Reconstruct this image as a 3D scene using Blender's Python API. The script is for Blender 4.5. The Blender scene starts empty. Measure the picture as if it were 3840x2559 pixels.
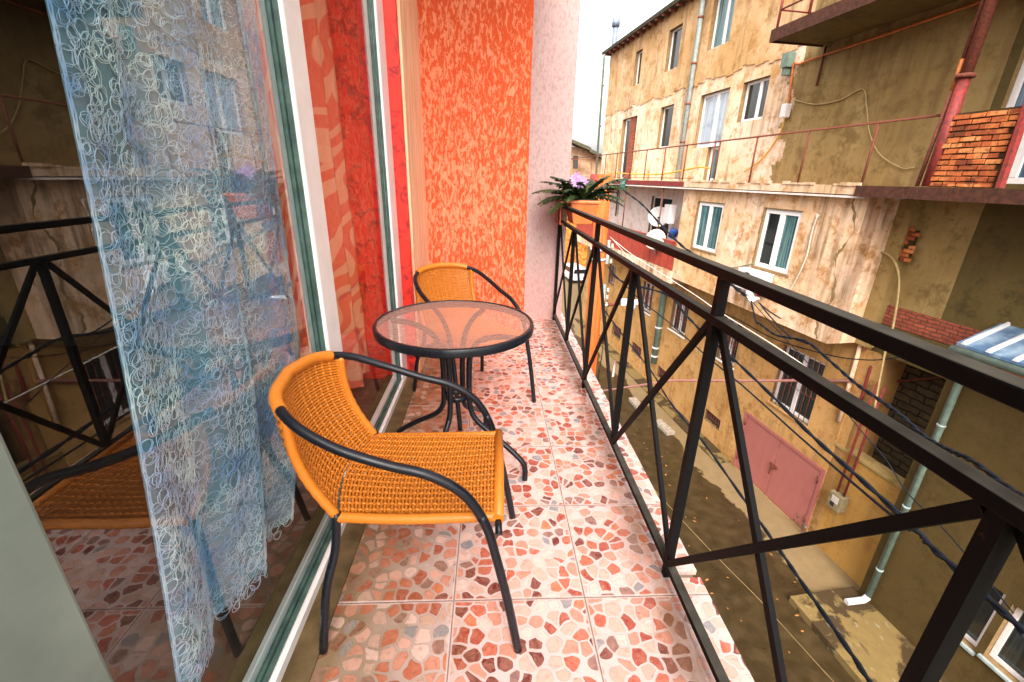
import bpy, math, random
from mathutils import Vector as V, Matrix
random.seed(7)
R = math.radians
scene = bpy.context.scene
COL = scene.collection

# ------------------------------------------------------------------ camera
CAM = V((-0.29404, -0.96132, 1.20466)); YAW, PITCH, ROLL, FPX = 0.0536859, -0.3604932, 0.02376, 1631.263
PW, PH = 3840, 2559
cf = V((math.sin(YAW)*math.cos(PITCH), math.cos(YAW)*math.cos(PITCH), math.sin(PITCH)))
r0 = V((math.cos(YAW), -math.sin(YAW), 0)); u0 = r0.cross(cf)
cr = r0*math.cos(ROLL)+u0*math.sin(ROLL); cu = -r0*math.sin(ROLL)+u0*math.cos(ROLL)
cd = bpy.data.cameras.new('camera'); cam = bpy.data.objects.new('camera', cd); COL.objects.link(cam)
cam.matrix_world = Matrix(((cr.x, cu.x, -cf.x, CAM.x), (cr.y, cu.y, -cf.y, CAM.y), (cr.z, cu.z, -cf.z, CAM.z), (0, 0, 0, 1)))
cd.sensor_width = 36; cd.lens = FPX/PW*36; cd.clip_start = .02; cd.clip_end = 2000
scene.camera = cam

# surveying helpers: where the sight line of a photo pixel meets a real plane of the place
TH = R(7.0); FU = V((-math.sin(TH), math.cos(TH), 0)); FN = V((math.cos(TH), math.sin(TH), 0))
def sight(p): return cf+cr*((p[0]-PW/2)/FPX)-cu*((p[1]-PH/2)/FPX)
def onpl(p, n, d):
    v = sight(p); return CAM+v*((d-n.dot(CAM))/n.dot(v))
def at(px, py, w): return onpl((px, py), FN, FN.dot(CAM)+w)           # on a plane parallel to the far facade
def atx(px, py, x): return onpl((px, py), V((1, 0, 0)), x)
def aty(px, py, y): return onpl((px, py), V((0, 1, 0)), y)
def atz(px, py, z): return onpl((px, py), V((0, 0, 1)), z)
def uz(P): return (P-CAM).dot(FU), P.z
def F(u, w, z):                                                       # facade frame -> world
    q = V((CAM.x, CAM.y, 0))+FU*u+FN*w; q.z = z; return q
def rect(c, w):                                                       # TL TR BR BL photo corners -> u0,u1,z0,z1
    q = [uz(at(x, y, w)) for x, y in c]
    return ((q[1][0]+q[2][0])/2, (q[0][0]+q[3][0])/2, (q[2][1]+q[3][1])/2, (q[0][1]+q[1][1])/2)
ZS = -7.72                                                            # street level

# ------------------------------------------------------------------ mesh builder
class MB:
    def __init__(s): s.v = []; s.f = []; s.m = []; s.sm = []; s.uv = {}
    def face(s, pts, m=0, smooth=False):
        i = len(s.v); s.v += [V(p) for p in pts]; s.f.append(list(range(i, i+len(pts)))); s.m.append(m); s.sm.append(smooth)
    def hexa(s, p, m=0):                                              # 8 pts: bottom loop 0-3, top loop 4-7
        i = len(s.v); s.v += [V(q) for q in p]
        for f in ((3, 2, 1, 0), (4, 5, 6, 7), (0, 1, 5, 4), (1, 2, 6, 5), (2, 3, 7, 6), (3, 0, 4, 7)):
            s.f.append([i+k for k in f]); s.m.append(m); s.sm.append(False)
    def box(s, a, b, m=0):
        x0, y0, z0 = a; x1, y1, z1 = b
        s.hexa([(x0, y0, z0), (x1, y0, z0), (x1, y1, z0), (x0, y1, z0), (x0, y0, z1), (x1, y0, z1), (x1, y1, z1), (x0, y1, z1)], m)
    def fbox(s, u0, u1, w0, w1, z0, z1, m=0):                         # box in facade frame
        s.hexa([F(u0, w0, z0), F(u1, w0, z0), F(u1, w1, z0), F(u0, w1, z0), F(u0, w0, z1), F(u1, w0, z1), F(u1, w1, z1), F(u0, w1, z1)], m)
    def bar(s, a, b, wd, ht, up=(0, 0, 1), m=0):                      # straight rectangular bar
        a = V(a); b = V(b); d = (b-a).normalized(); up = V(up); x = d.cross(up)
        if x.length < 1e-4: x = d.cross(V((0, 1, 0)))
        x.normalize(); y = x.cross(d).normalized(); x *= wd/2; y *= ht/2
        s.hexa([a-x-y, a+x-y, b+x-y, b-x-y, a-x+y, a+x+y, b+x+y, b-x+y], m)
    def tube(s, pts, r, n=8, m=0, caps=True, rf=None, closed=False, flat=1.0, up=None):
        pts = [V(p) for p in pts]; L = len(pts); i0 = len(s.v)
        t = [(pts[(k+1) % L if closed else min(k+1, L-1)]-pts[(k-1) % L if closed else max(k-1, 0)]).normalized() for k in range(L)]
        ref = V(up) if up else (V((0, 0, 1)) if abs(t[0].z) < .9 else V((1, 0, 0)))
        x = t[0].cross(ref).normalized()
        for k in range(L):
            x = (x-t[k]*x.dot(t[k]))
            if up: x = t[k].cross(V(up))
            x = x.normalized() if x.length > 1e-6 else t[k].orthogonal().normalized()
            y = t[k].cross(x); rr = rf(k/(L-1)) if rf else r
            for j in range(n):
                a = 2*math.pi*j/n; s.v.append(pts[k]+x*(math.cos(a)*rr)+y*(math.sin(a)*rr*flat))
        for k in range(L if closed else L-1):
            for j in range(n):
                a = i0+k*n; b = i0+((k+1) % L)*n; j2 = (j+1) % n
                s.f.append([a+j, a+j2, b+j2, b+j]); s.m.append(m); s.sm.append(n > 4)
        if caps and not closed:
            s.f.append([i0+j for j in range(n)][::-1]); s.m.append(m); s.sm.append(False)
            s.f.append([i0+(L-1)*n+j for j in range(n)]); s.m.append(m); s.sm.append(False)
    def lathe(s, c, prof, n=32, m=0, axis=(0, 0, 1), smooth=True):    # prof: (radius, height)
        c = V(c); ax = V(axis).normalized(); x = ax.orthogonal().normalized(); y = ax.cross(x); i0 = len(s.v)
        for r, h in prof:
            for j in range(n):
                a = 2*math.pi*j/n; s.v.append(c+ax*h+(x*math.cos(a)+y*math.sin(a))*r)
        for k in range(len(prof)-1):
            for j in range(n):
                s.f.append([i0+k*n+j, i0+k*n+(j+1) % n, i0+(k+1)*n+(j+1) % n, i0+(k+1)*n+j]); s.m.append(m); s.sm.append(smooth)
    def grid(s, fn, nu, nv, m=0, smooth=True):
        i0 = len(s.v)
        for a in range(nu+1):
            for b in range(nv+1): s.v.append(V(fn(a/nu, b/nv)))
        for a in range(nu):
            for b in range(nv):
                q = i0+a*(nv+1)+b; s.f.append([q, q+nv+1, q+nv+2, q+1]); s.m.append(m); s.sm.append(smooth)
    def build(s, name, mats, parent=None, origin=None, bevel=0):
        if not isinstance(mats, (list, tuple)): mats = [mats]
        lo = V((min(p.x for p in s.v), min(p.y for p in s.v), min(p.z for p in s.v))); hi = V((max(p.x for p in s.v), max(p.y for p in s.v), max(p.z for p in s.v)))
        base = WORLD[parent.name] if parent else V((0, 0, 0))
        org = V(origin) if origin else (V(((lo.x+hi.x)/2, (lo.y+hi.y)/2, lo.z)))
        me = bpy.data.meshes.new(name); me.from_pydata([p-org for p in s.v], [], s.f); me.update()
        for m_ in mats: me.materials.append(m_)
        me.polygons.foreach_set('material_index', s.m); me.polygons.foreach_set('use_smooth', s.sm)
        o = bpy.data.objects.new(name, me); COL.objects.link(o); o.location = org-base; WORLD[o.name] = org
        if parent: o.parent = parent
        if bevel:
            b = o.modifiers.new('bevel', 'BEVEL'); b.width = bevel; b.segments = 2; b.limit_method = 'ANGLE'
        return o
WORLD = {}
def tag(o, label=None, cat=None, group=None, kind=None):
    for k, v in (('label', label), ('category', cat), ('group', group), ('kind', kind)):
        if v: o[k] = v
    return o
def thing(name, loc, label, cat, group=None):
    o = bpy.data.objects.new(name, None); COL.objects.link(o); o.location = V(loc); o.empty_display_size = .2
    WORLD[o.name] = V(loc); return tag(o, label, cat, group)
def smooth_path(pts, n=8):                                            # Catmull-Rom
    P = [V(p) for p in pts]; P = [P[0]*2-P[1]]+P+[P[-1]*2-P[-2]]; out = []
    for i in range(1, len(P)-2):
        for k in range(n):
            t = k/n; a, b, c, d = P[i-1:i+3]
            out.append(.5*((2*b)+(c-a)*t+(2*a-5*b+4*c-d)*t*t+(3*b-a-3*c+d)*t**3))
    return out+[P[-2]]

# ------------------------------------------------------------------ materials
def node(nt, typ, ins=None, **kw):
    n = nt.nodes.new(typ)
    for k, v in kw.items(): setattr(n, k, v)
    for k, v in (ins or {}).items():
        s = n.inputs[k]
        if isinstance(v, bpy.types.NodeSocket): nt.links.new(v, s)
        else: s.default_value = v
    return n
def c4(c):
    if isinstance(c, (int, float)): return (c, c, c, 1)
    return (*c, 1) if len(c) == 3 else c
class Mat:
    def __init__(s, name, rough=.6, spec=.4, metal=0):
        s.m = bpy.data.materials.new(name); s.m.use_nodes = True; s.t = s.m.node_tree
        s.b = s.t.nodes['Principled BSDF']; s.b.inputs['Roughness'].default_value = rough
        s.b.inputs['Specular IOR Level'].default_value = spec; s.b.inputs['Metallic'].default_value = metal
        s.pos = node(s.t, 'ShaderNodeNewGeometry').outputs['Position']
    def N(s, typ, ins=None, **kw): return node(s.t, typ, ins, **kw)
    def map(s, sc=(1, 1, 1), rot=(0, 0, 0), v=None): return s.N('ShaderNodeMapping', {0: v or s.pos, 'Scale': sc, 'Rotation': rot}).outputs[0]
    def noise(s, scale, detail=4, v=None, rough=.55, dist=0): return s.N('ShaderNodeTexNoise', {'Vector': v or s.pos, 'Scale': scale, 'Detail': detail, 'Roughness': rough, 'Distortion': dist}).outputs[0]
    def ramp(s, f, stops, interp='LINEAR'):
        n = s.N('ShaderNodeValToRGB', {0: f}); e = n.color_ramp; e.interpolation = interp
        while len(e.elements) < len(stops): e.elements.new(.5)
        for el, (p, c) in zip(e.elements, stops): el.position = p; el.color = c4(c) if not isinstance(c, (int, float)) else (c, c, c, 1)
        return n.outputs[0]
    def mix(s, f, a, b, mode='MIX'):
        n = s.t.nodes.new('ShaderNodeMix'); n.data_type = 'RGBA'; n.blend_type = mode
        for k, v in ((0, f), (6, a), (7, b)):
            if isinstance(v, bpy.types.NodeSocket): s.t.links.new(v, n.inputs[k])
            else: n.inputs[k].default_value = v if k == 0 else c4(v)
        return n.outputs[2]
    def math(s, op, a, b=0, c=0): 
        return s.N('ShaderNodeMath', {0: a, 1: b, 2: c}, operation=op).outputs[0]
    def base(s, c):
        if isinstance(c, bpy.types.NodeSocket): s.t.links.new(c, s.b.inputs['Base Color'])
        else: s.b.inputs['Base Color'].default_value = c4(c)
        return s
    def rough(s, f): s.t.links.new(f, s.b.inputs['Roughness']); return s
    def bump(s, h, strength=.3, dist=.01):
        n = s.N('ShaderNodeBump', {'Height': h, 'Strength': strength, 'Distance': dist}); s.t.links.new(n.outputs[0], s.b.inputs['Normal']); return s
    def sep(s, v=None): return s.N('ShaderNodeSeparateXYZ', {0: v or s.pos}).outputs

def simple(name, c, c2=None, rough=.55, scale=30, bump=.1, spec=.4, metal=0):
    m = Mat(name, rough, spec, metal); n = m.noise(scale, 5)
    m.base(m.mix(m.ramp(n, [(.35, 0.), (.65, 1.)]), c, c2 or [x*.75 for x in c])); m.bump(n, bump, .004); return m.m
def plaster(name, pale, mid, dark, cover=.5, streak=.5, crack=0.3, rough=.85, fine=1.0, grime=(.16, .09, .035)):
    """weathered render: three tones in patches, rain streaks running down, hairline cracks, gritty bump"""
    m = Mat(name, rough, .2)
    big = m.noise(.55, 5, rough=.62, dist=.4); med = m.noise(2.3, 6, rough=.65); sm = m.noise(26*fine, 6, rough=.7)
    c = m.mix(m.ramp(big, [(.5-.22*cover-.03, 0.), (.72-.22*cover, 1.)]), pale, mid)
    mot = m.noise(7.5, 6, rough=.7, dist=.6); c = m.mix(m.math('MULTIPLY', m.ramp(mot, [(.44, 0.), (.66, 1.)]), .42), c, mid); c = m.mix(m.math('MULTIPLY', m.ramp(m.math('ADD', med, m.math('MULTIPLY', m.math('SUBTRACT', mot, .5), .5)), [(.50, 0.), (.66, 1.)]), .85), c, dark)
    st = m.noise(1.0, 5, v=m.map((5, 5, .38)), rough=.6); pat = m.noise(.8, 3)
    c = m.mix(m.math('MULTIPLY', m.math('MULTIPLY', m.ramp(st, [(.44, 0.), (.70, 1.)]), m.ramp(pat, [(.40, 0.), (.58, 1.)])), streak), c, grime)
    if crack:
        v = m.N('ShaderNodeTexVoronoi', {'Vector': m.N('ShaderNodeVectorMath', {0: m.pos, 1: m.N('ShaderNodeTexNoise', {'Vector': m.pos, 'Scale': 1.6, 'Detail': 4}).outputs[1]}, operation='ADD').outputs[0], 'Scale': .5}, feature='DISTANCE_TO_EDGE').outputs[0]
        k = m.math('MULTIPLY', m.ramp(v, [(0., .8), (.007, 0.)]), m.ramp(m.noise(.9, 2), [(.5, 0.), (.6, crack)]))
        c = m.mix(k, c, [x*.55 for x in dark])
    c = m.mix(m.math('MULTIPLY', m.ramp(sm, [(.4, 0.), (.75, 1.)]), .28), c, [x*.55 for x in mid])
    m.base(c); m.bump(m.math('ADD', sm, m.math('MULTIPLY', med, .8)), .45, .02); return m.m
SKY, EXPO = .15, 2.15

# ================================================================== materials of the balcony
def mat_tiles():
    """ceramic tiles printed with a mosaic of broken stones in pale grout"""
    m = Mat('printed_stone_tiles', .28, .5); x, y, z = m.sep()
    T = .4
    # the print repeats from tile to tile, turned a little by an offset per tile
    ix = m.math('FLOOR', m.math('DIVIDE', x, T)); iy = m.math('FLOOR', m.math('DIVIDE', y, T))
    off = m.N('ShaderNodeTexWhiteNoise', {0: m.N('ShaderNodeCombineXYZ', {0: ix, 1: iy}).outputs[0]}, noise_dimensions='2D').outputs[1]
    p0 = m.N('ShaderNodeVectorMath', {0: m.pos, 1: m.N('ShaderNodeVectorMath', {0: off, 1: (7, 9, 0)}, operation='MULTIPLY').outputs[0]}, operation='ADD').outputs[0]
    wob = m.N('ShaderNodeTexNoise', {'Vector': p0, 'Scale': 14, 'Detail': 2}).outputs[1]
    wv = m.N('ShaderNodeVectorMath', {0: m.N('ShaderNodeVectorMath', {0: wob, 1: (.5, .5, .5)}, operation='SUBTRACT').outputs[0], 1: (.035, .035, 0)}, operation='MULTIPLY').outputs[0]
    p = m.N('ShaderNodeVectorMath', {0: p0, 1: wv}, operation='ADD').outputs[0]
    p2 = m.N('ShaderNodeMapping', {0: p, 'Scale': (1, 1, 0)}).outputs[0]
    vo = dict(Vector=p2, Scale=24.0, Randomness=.86)
    cell = m.N('ShaderNodeTexVoronoi', vo, voronoi_dimensions='2D'); edge = m.N('ShaderNodeTexVoronoi', vo, voronoi_dimensions='2D', feature='DISTANCE_TO_EDGE').outputs[0]
    rnd = m.N('ShaderNodeSeparateColor', {0: cell.outputs['Color']}).outputs
    wide = m.math('ADD', .06, m.math('MULTIPLY', rnd[1], .085))                   # grout width changes from stone to stone
    rn = m.math('SMOOTH_MIN', m.math('DIVIDE', edge, wide), m.math('DIVIDE', m.math('SUBTRACT', m.math('ADD', .60, m.math('MULTIPLY', rnd[2], .12)), cell.outputs['Distance']), .10), .35); stone = m.ramp(rn, [(.80, 0.), (.96, 1.)])
    hue = m.ramp(rnd[0], [(0., (.14, .016, .010)), (.10, (.34, .045, .022)), (.21, (.50, .105, .055)), (.33, (.62, .24, .165)), (.46, (.72, .40, .32)), (.58, (.76, .53, .46)), (.72, (.58, .37, .29)), (.79, (.58, .16, .065)), (.85, (.22, .25, .27)), (.92, (.24, .12, .10))], 'CONSTANT')
    vein = m.noise(34, 6, v=p, rough=.7, dist=1.2)
    hue = m.mix(m.ramp(vein, [(.38, 0.), (.7, .75)]), hue, m.mix(.5, hue, (.82, .42, .30)))
    hue = m.mix(m.ramp(m.noise(60, 5, v=p), [(.55, 0.), (.8, .55)]), hue, (.09, .02, .014))
    rim = m.ramp(rn, [(.95, .75), (1.35, 0.)])
    hue = m.mix(rim, hue, (.18, .05, .03))
    grout = m.mix(m.noise(5, 4), (.70, .53, .49), (.60, .43, .385)); grout = m.mix(m.ramp(m.noise(16, 5, rough=.65), [(.52, 0.), (.75, .5)]), grout, (.40, .27, .17))
    col = m.mix(stone, grout, hue)
    # dirt: rain splash along the foot of the railing; then a darker olive tone towards the door
    n1 = m.noise(7, 5); d1 = m.math('ABSOLUTE', m.math('SUBTRACT', x, .235)); 
    s1 = m.ramp(m.math('ADD', d1, m.math('MULTIPLY', m.math('SUBTRACT', n1, .5), .12)), [(0., 1.), (.085, 0.)])
    s1 = m.math('MULTIPLY', s1, m.ramp(m.noise(3, 2), [(.38, .45), (.58, 1.)]))
    s2 = m.ramp(m.math('ADD', x, m.math('MULTIPLY', m.math('SUBTRACT', n1, .5), .25)), [(.0, .62), (.5, 0.)])
    s2 = m.ramp(m.math('ADD', m.math('ADD', x, .72), m.math('MULTIPLY', m.math('SUBTRACT', n1, .5), .35)), [(.03, .8), (.42, 0.)])
    col = m.mix(m.math('MULTIPLY', s2, m.math('SUBTRACT', 1.15, m.math('MULTIPLY', stone, .55))), col, (.20, .13, .055))
    col = m.mix(m.math('MULTIPLY', s1, .8), col, (.16, .075, .03))
    # joints between the tiles
    fx = m.math('ABSOLUTE', m.math('SUBTRACT', m.math('FRACT', m.math('ADD', m.math('DIVIDE', x, T), .5)), .5))
    fy = m.math('ABSOLUTE', m.math('SUBTRACT', m.math('FRACT', m.math('ADD', m.math('DIVIDE', y, T), .5)), .5))
    j = m.math('MINIMUM', fx, fy)
    bord = m.ramp(j, [(.012, 1.), (.018, 0.)]); col = m.mix(m.math('MULTIPLY', bord, .85), col, grout)
    joint = m.ramp(j, [(.0028, 1.), (.0050, 0.)]); col = m.mix(joint, col, (.17, .13, .085))
    m.base(col)
    h = m.math('SUBTRACT', m.math('MULTIPLY', stone, .6), m.math('MULTIPLY', joint, 1.6)); m.bump(h, .35, .004)
    m.rough(m.ramp(m.noise(12, 4), [(.3, .14), (.7, .40)])); return m.m
def mat_weave(name, a, b):
    m = Mat(name, .38, .45); n = m.noise(70, 4); m.base(m.mix(n, a, b)); m.bump(m.noise(300, 3), .15, .001); return m.m
def mat_black(name='black_painted_steel', c=(.005, .0065, .0095), rough=.3, spec=.32):
    m = Mat(name, rough, spec); n = m.noise(60, 5); m.base(m.mix(n, c, [q*1.7 for q in c])); m.rough(m.ramp(m.noise(25, 4), [(.3, rough*.75), (.7, rough*1.35)])); return m.m
def mat_rail():
    m = Mat('dark_grey_painted_steel', .55, .08); n = m.noise(45, 6); d = m.noise(9, 5)
    c = m.mix(n, (.0042, .0050, .0052), (.0085, .0082, .0080)); c = m.mix(m.ramp(d, [(.58, 0.), (.74, .5)]), c, (.020, .008, .006)); c = m.mix(m.ramp(m.noise(38, 6, rough=.7), [(.66, 0.), (.71, .8)]), c, (.07, .024, .010))
    nz = m.N('ShaderNodeSeparateXYZ', {0: m.N('ShaderNodeNewGeometry').outputs['Normal']}).outputs[2]
    dust = m.math('MULTIPLY', m.ramp(nz, [(.7, 0.), (.95, 1.)]), m.ramp(m.noise(18, 5), [(.3, .35), (.7, .8)]))
    c = m.mix(dust, c, (.085, .077, .060)); m.base(c); m.bump(n, .12, .002); return m.m
def glass_mat(name, tint=(1, 1, 1), gloss=1.0, dirt=0.0, rough=0.0, bend=0):
    m = bpy.data.materials.new(name); m.use_nodes = True; t = m.node_tree; t.nodes.clear()
    tr = node(t, 'ShaderNodeBsdfTransparent', {0: c4(tint)}); nrm = {}
    pos = node(t, 'ShaderNodeNewGeometry').outputs['Position']
    if bend:
        bn = node(t, 'ShaderNodeBump', {'Height': node(t, 'ShaderNodeTexNoise', {'Vector': pos, 'Scale': 90, 'Detail': 2}).outputs[0], 'Strength': bend, 'Distance': .01}); nrm['Normal'] = bn.outputs[0]
    gl = node(t, 'ShaderNodeBsdfGlossy', {'Color': (1, 1, 1, 1), 'Roughness': rough, **nrm})
    fac = node(t, 'ShaderNodeLayerWeight', {0: .5}).outputs[1]; p5 = node(t, 'ShaderNodeMath', {0: fac, 1: 5.0}, operation='POWER').outputs[0]
    f = node(t, 'ShaderNodeMath', {0: p5, 1: .92*gloss, 2: .085*gloss}, operation='MULTIPLY_ADD', use_clamp=True)   # two faces of the pane
    mx = node(t, 'ShaderNodeMixShader', {0: f.outputs[0], 1: tr.outputs[0], 2: gl.outputs[0]}); out = mx.outputs[0]
    if dirt:
        df = node(t, 'ShaderNodeBsdfDiffuse', {0: (.75, .72, .68, 1)})
        nn = node(t, 'ShaderNodeTexNoise', {'Vector': pos, 'Scale': 6, 'Detail': 5})
        ff = node(t, 'ShaderNodeMath', {0: nn.outputs[0], 1: dirt}, operation='MULTIPLY')
        out = node(t, 'ShaderNodeMixShader', {0: ff.outputs[0], 1: out, 2: df.outputs[0]}).outputs[0]
    node(t, 'ShaderNodeOutputMaterial', {0: out}); return m
def mat_orange_wall():
    m = Mat('scratched_orange_render', .9, .1)
    v = m.map((1, 1, .36)); a = m.noise(52, 6, v=v, rough=.68, dist=.7); b = m.noise(2.0, 3); f = m.noise(120, 4, v=v, rough=.7); st = m.noise(90, 3, v=m.map((1, 1, .06)))
    h = m.math('ADD', m.math('ADD', a, m.math('MULTIPLY', m.math('SUBTRACT', b, .5), .22)), m.math('MULTIPLY', m.math('SUBTRACT', f, .5), .16))
    k = m.ramp(h, [(.46, 0.), (.50, .55), (.53, 1.)])
    c = m.mix(k, (.76, .25, .13), (.62, .088, .026)); c = m.mix(m.ramp(h, [(.30, .6), (.42, 0.)]), c, (.80, .30, .17)); c = m.mix(m.ramp(st, [(.5, 0.), (.8, .4)]), c, (.52, .06, .02))
    x, y, z = m.sep(); fade = m.ramp(m.math('ADD', z, m.math('MULTIPLY', b, .8)), [(1.7, 0.), (3.0, .8)]) if False else 0.0
    m.base(c); m.bump(m.math('SUBTRACT', m.math('MULTIPLY', f, .7), m.math('MULTIPLY', k, 1.0)), .5, .009); return m.m
def mat_pink_wall():
    m = Mat('rough_cast_pink_render', .85, .2); v = m.map((1, 1, .5)); a = m.noise(58, 6, v=v, rough=.68, dist=.6)
    x, y, z = m.sep(); low = m.ramp(m.math('ADD', z, m.math('MULTIPLY', m.noise(4, 4), .5)), [(.25, .35), (1.1, 0.)])
    c = m.mix(m.ramp(a, [(.48, 0.), (.66, .7)]), (.47, .345, .325), (.29, .19, .165)); c = m.mix(low, c, (.62, .27, .22))
    m.base(c); m.bump(a, .6, .014); return m.m
def mat_red_paint():
    m = Mat('glossy_red_paint_over_stains', .5, .4); a = m.noise(13, 6, rough=.65, dist=.9)
    m.base(m.mix(m.ramp(a, [(.5, 0.), (.62, 1.)]), (.72, .030, .016), (.30, .012, .012))); m.bump(a, .35, .01); return m.m
def mat_striated():
    m = Mat('combed_peach_render', .8, .2); v = m.map((1, 1, .05)); a = m.noise(60, 5, v=v, rough=.6)
    m.base(m.mix(m.ramp(a, [(.42, 0.), (.64, 1.)]), (.88, .56, .36), (.68, .30, .15))); m.bump(a, .6, .006); return m.m
def mat_red_curtain():
    m = Mat('red_leaf_patterned_curtain', .75, .2); x, y, z = m.sep()
    p = m.N('ShaderNodeCombineXYZ', {0: y, 1: z, 2: 0.}).outputs[0]
    d = m.N('ShaderNodeTexNoise', {'Vector': p, 'Scale': 3.0, 'Detail': 1}).outputs[1]
    dv = m.N('ShaderNodeVectorMath', {0: p, 1: m.N('ShaderNodeVectorMath', {0: d, 1: (.16, .16, 0)}, operation='MULTIPLY').outputs[0]}, operation='ADD').outputs[0]
    w = m.N('ShaderNodeTexWave', {'Vector': m.map((2.2, 1.0, 1), (0, 0, .55), dv), 'Scale': 3.0, 'Distortion': 9.0, 'Detail': .6, 'Detail Scale': 1.3}, wave_type='BANDS').outputs[1]
    k = m.ramp(w, [(.55, 0.), (.68, .85)]); g = m.ramp(m.N('ShaderNodeTexVoronoi', {'Vector': m.map((1.6, 1, 1), v=dv), 'Scale': 4.5}).outputs[0], [(.22, 1.), (.27, 0.)])
    k = m.math('MAXIMUM', k, g); side = m.ramp(y, [(0., 0.), (1., 0.)])
    c = m.mix(k, (.86, .15, .085), (.92, .42, .25)); m.base(m.mix(m.math('MULTIPLY', m.noise(180, 2), .35), c, (.36, .05, .03)))
    # thin cloth lets a little light through
    tl = m.N('ShaderNodeBsdfTranslucent', {0: c}); mx = m.N('ShaderNodeMixShader', {0: .12, 1: m.b.outputs[0], 2: tl.outputs[0]})
    m.t.links.new(mx.outputs[0], m.t.nodes['Material Output'].inputs[0]); return m.m
def mat_sheer():
    m = bpy.data.materials.new('sheer_net'); m.use_nodes = True; t = m.node_tree; t.nodes.clear()
    d = node(t, 'ShaderNodeBsdfDiffuse', {0: (.40, .68, .88, 1)}); tr = node(t, 'ShaderNodeBsdfTransparent')
    mx = node(t, 'ShaderNodeMixShader', {0: .42, 1: tr.outputs[0], 2: d.outputs[0]}); node(t, 'ShaderNodeOutputMaterial', {0: mx.outputs[0]}); return m
M = {}
M['tiles'] = mat_tiles(); M['rail'] = mat_rail(); M['black'] = mat_black(); M['blackdull'] = mat_black('black_rubber', (.012, .012, .013), .55)
M['rattan'] = mat_weave('orange_plastic_rattan', (.62, .205, .020), (.48, .135, .010)); M['wrap'] = mat_weave('orange_wrapping', (.66, .215, .020), (.52, .145, .010))
M['glass'] = glass_mat('door_glass', (.82, .93, .89), 1.35, 0); M['glass2'] = glass_mat('far_door_glass', (.93, .95, .93), .55, 0); M['pane'] = glass_mat('window_glass', (.62, .72, .70), 1.2, .03)
def mat_table_glass():
    m = Mat('rippled_table_glass', .12, .6); b = m.noise(55, 2); m.base((.62, .36, .29)); 
    n = m.N('ShaderNodeBump', {'Height': b, 'Strength': .35, 'Distance': .01}); m.t.links.new(n.outputs[0], m.b.inputs['Normal'])
    tr = m.N('ShaderNodeBsdfTransparent', {0: (.86, .70, .62, 1)}); mx = m.N('ShaderNodeMixShader', {0: .55, 1: m.b.outputs[0], 2: tr.outputs[0]})
    m.t.links.new(mx.outputs[0], m.t.nodes['Material Output'].inputs[0]); return m.m
M['tglass'] = mat_table_glass()
M['owall'] = mat_orange_wall(); M['pink'] = mat_pink_wall(); M['red'] = mat_red_paint(); M['comb'] = mat_striated(); M['rcurt'] = mat_red_curtain(); M['sheer'] = mat_sheer()
M['white'] = simple('white_pvc', (.80, .77, .75), (.72, .69, .66), .35, 12, .05); M['vignetteframe'] = simple('vignette_toned_frame', (.22, .28, .24), (.14, .19, .16), .5, 4, .05); M['gasket'] = simple('green_tinted_gasket', (.075, .135, .11), (.035, .07, .06), .4, 20, .05)  # near stile of the white frame: vignette darkening put into its colour
M['lacethread'] = simple('lace_thread', (.84, .90, .92), (.26, .44, .78), .7, 6, .1)
M['sillconc'] = simple('olive_brown_concrete', (.15, .10, .045), (.085, .055, .022), .9, 14, .5, .2)
M['slabconc'] = simple('grey_concrete', (.33, .28, .22), (.20, .16, .11), .9, 9, .5, .2)
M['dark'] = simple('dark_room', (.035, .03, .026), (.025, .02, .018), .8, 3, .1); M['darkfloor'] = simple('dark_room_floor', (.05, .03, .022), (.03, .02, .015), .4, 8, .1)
M['terracotta'] = simple('terracotta_plastic', (.72, .20, .055), (.60, .145, .035), .42, 10, .05); M['soil'] = simple('potting_soil', (.03, .018, .01), None, .95, 60, .8)
M['rustwood'] = simple('reddish_stained_wood', (.42, .10, .03), (.24, .045, .015), .6, 40, .3)
def leaf(name, a, b):
    m = Mat(name, .42, .4); m.base(m.mix(m.noise(28, 3), a, b)); return m.m
M['fern'] = leaf('fern_green', (.014, .040, .012), (.030, .052, .010)); M['fernold'] = leaf('fern_brown_tip', (.075, .060, .012), (.11, .06, .012)); M['petal'] = leaf('purple_petal', (.42, .05, .55), (.80, .66, .82)); M['stem'] = leaf('pale_green_stem', (.10, .16, .06), (.06, .11, .03))

# ================================================================== the balcony itself
XF0, XF1, YF0, YF1 = -.745, .392, -3.2, 3.12
YK = [2.775-.6752*k for k in range(9)]                                # railing nodes, going towards the viewer
b = MB(); ys = [YF0]
for k in (8, 6, 4, 2, 0): ys += [YK[k]-.013, YK[k]+.013]
ys.append(YF1)
for i in range(len(ys)-1):
    if i % 2 == 0: b.box((XF0, ys[i], -.018), (XF1, ys[i+1], 0))
    else: b.box((XF0, ys[i], -.018), (.300, ys[i+1], 0))
tag(b.build('balcony_floor', M['tiles']), kind='structure')
b = MB(); b.box((XF0, YF0, -.17), (XF1-.012, YF1, -.0185)); tag(b.build('balcony_slab', M['slabconc']), kind='structure')
b = MB(); b.box((-.95, YF0, -.17), (-.7455, 1.59, .006)); tag(b.build('door_threshold', M['sillconc']), kind='structure')
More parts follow.
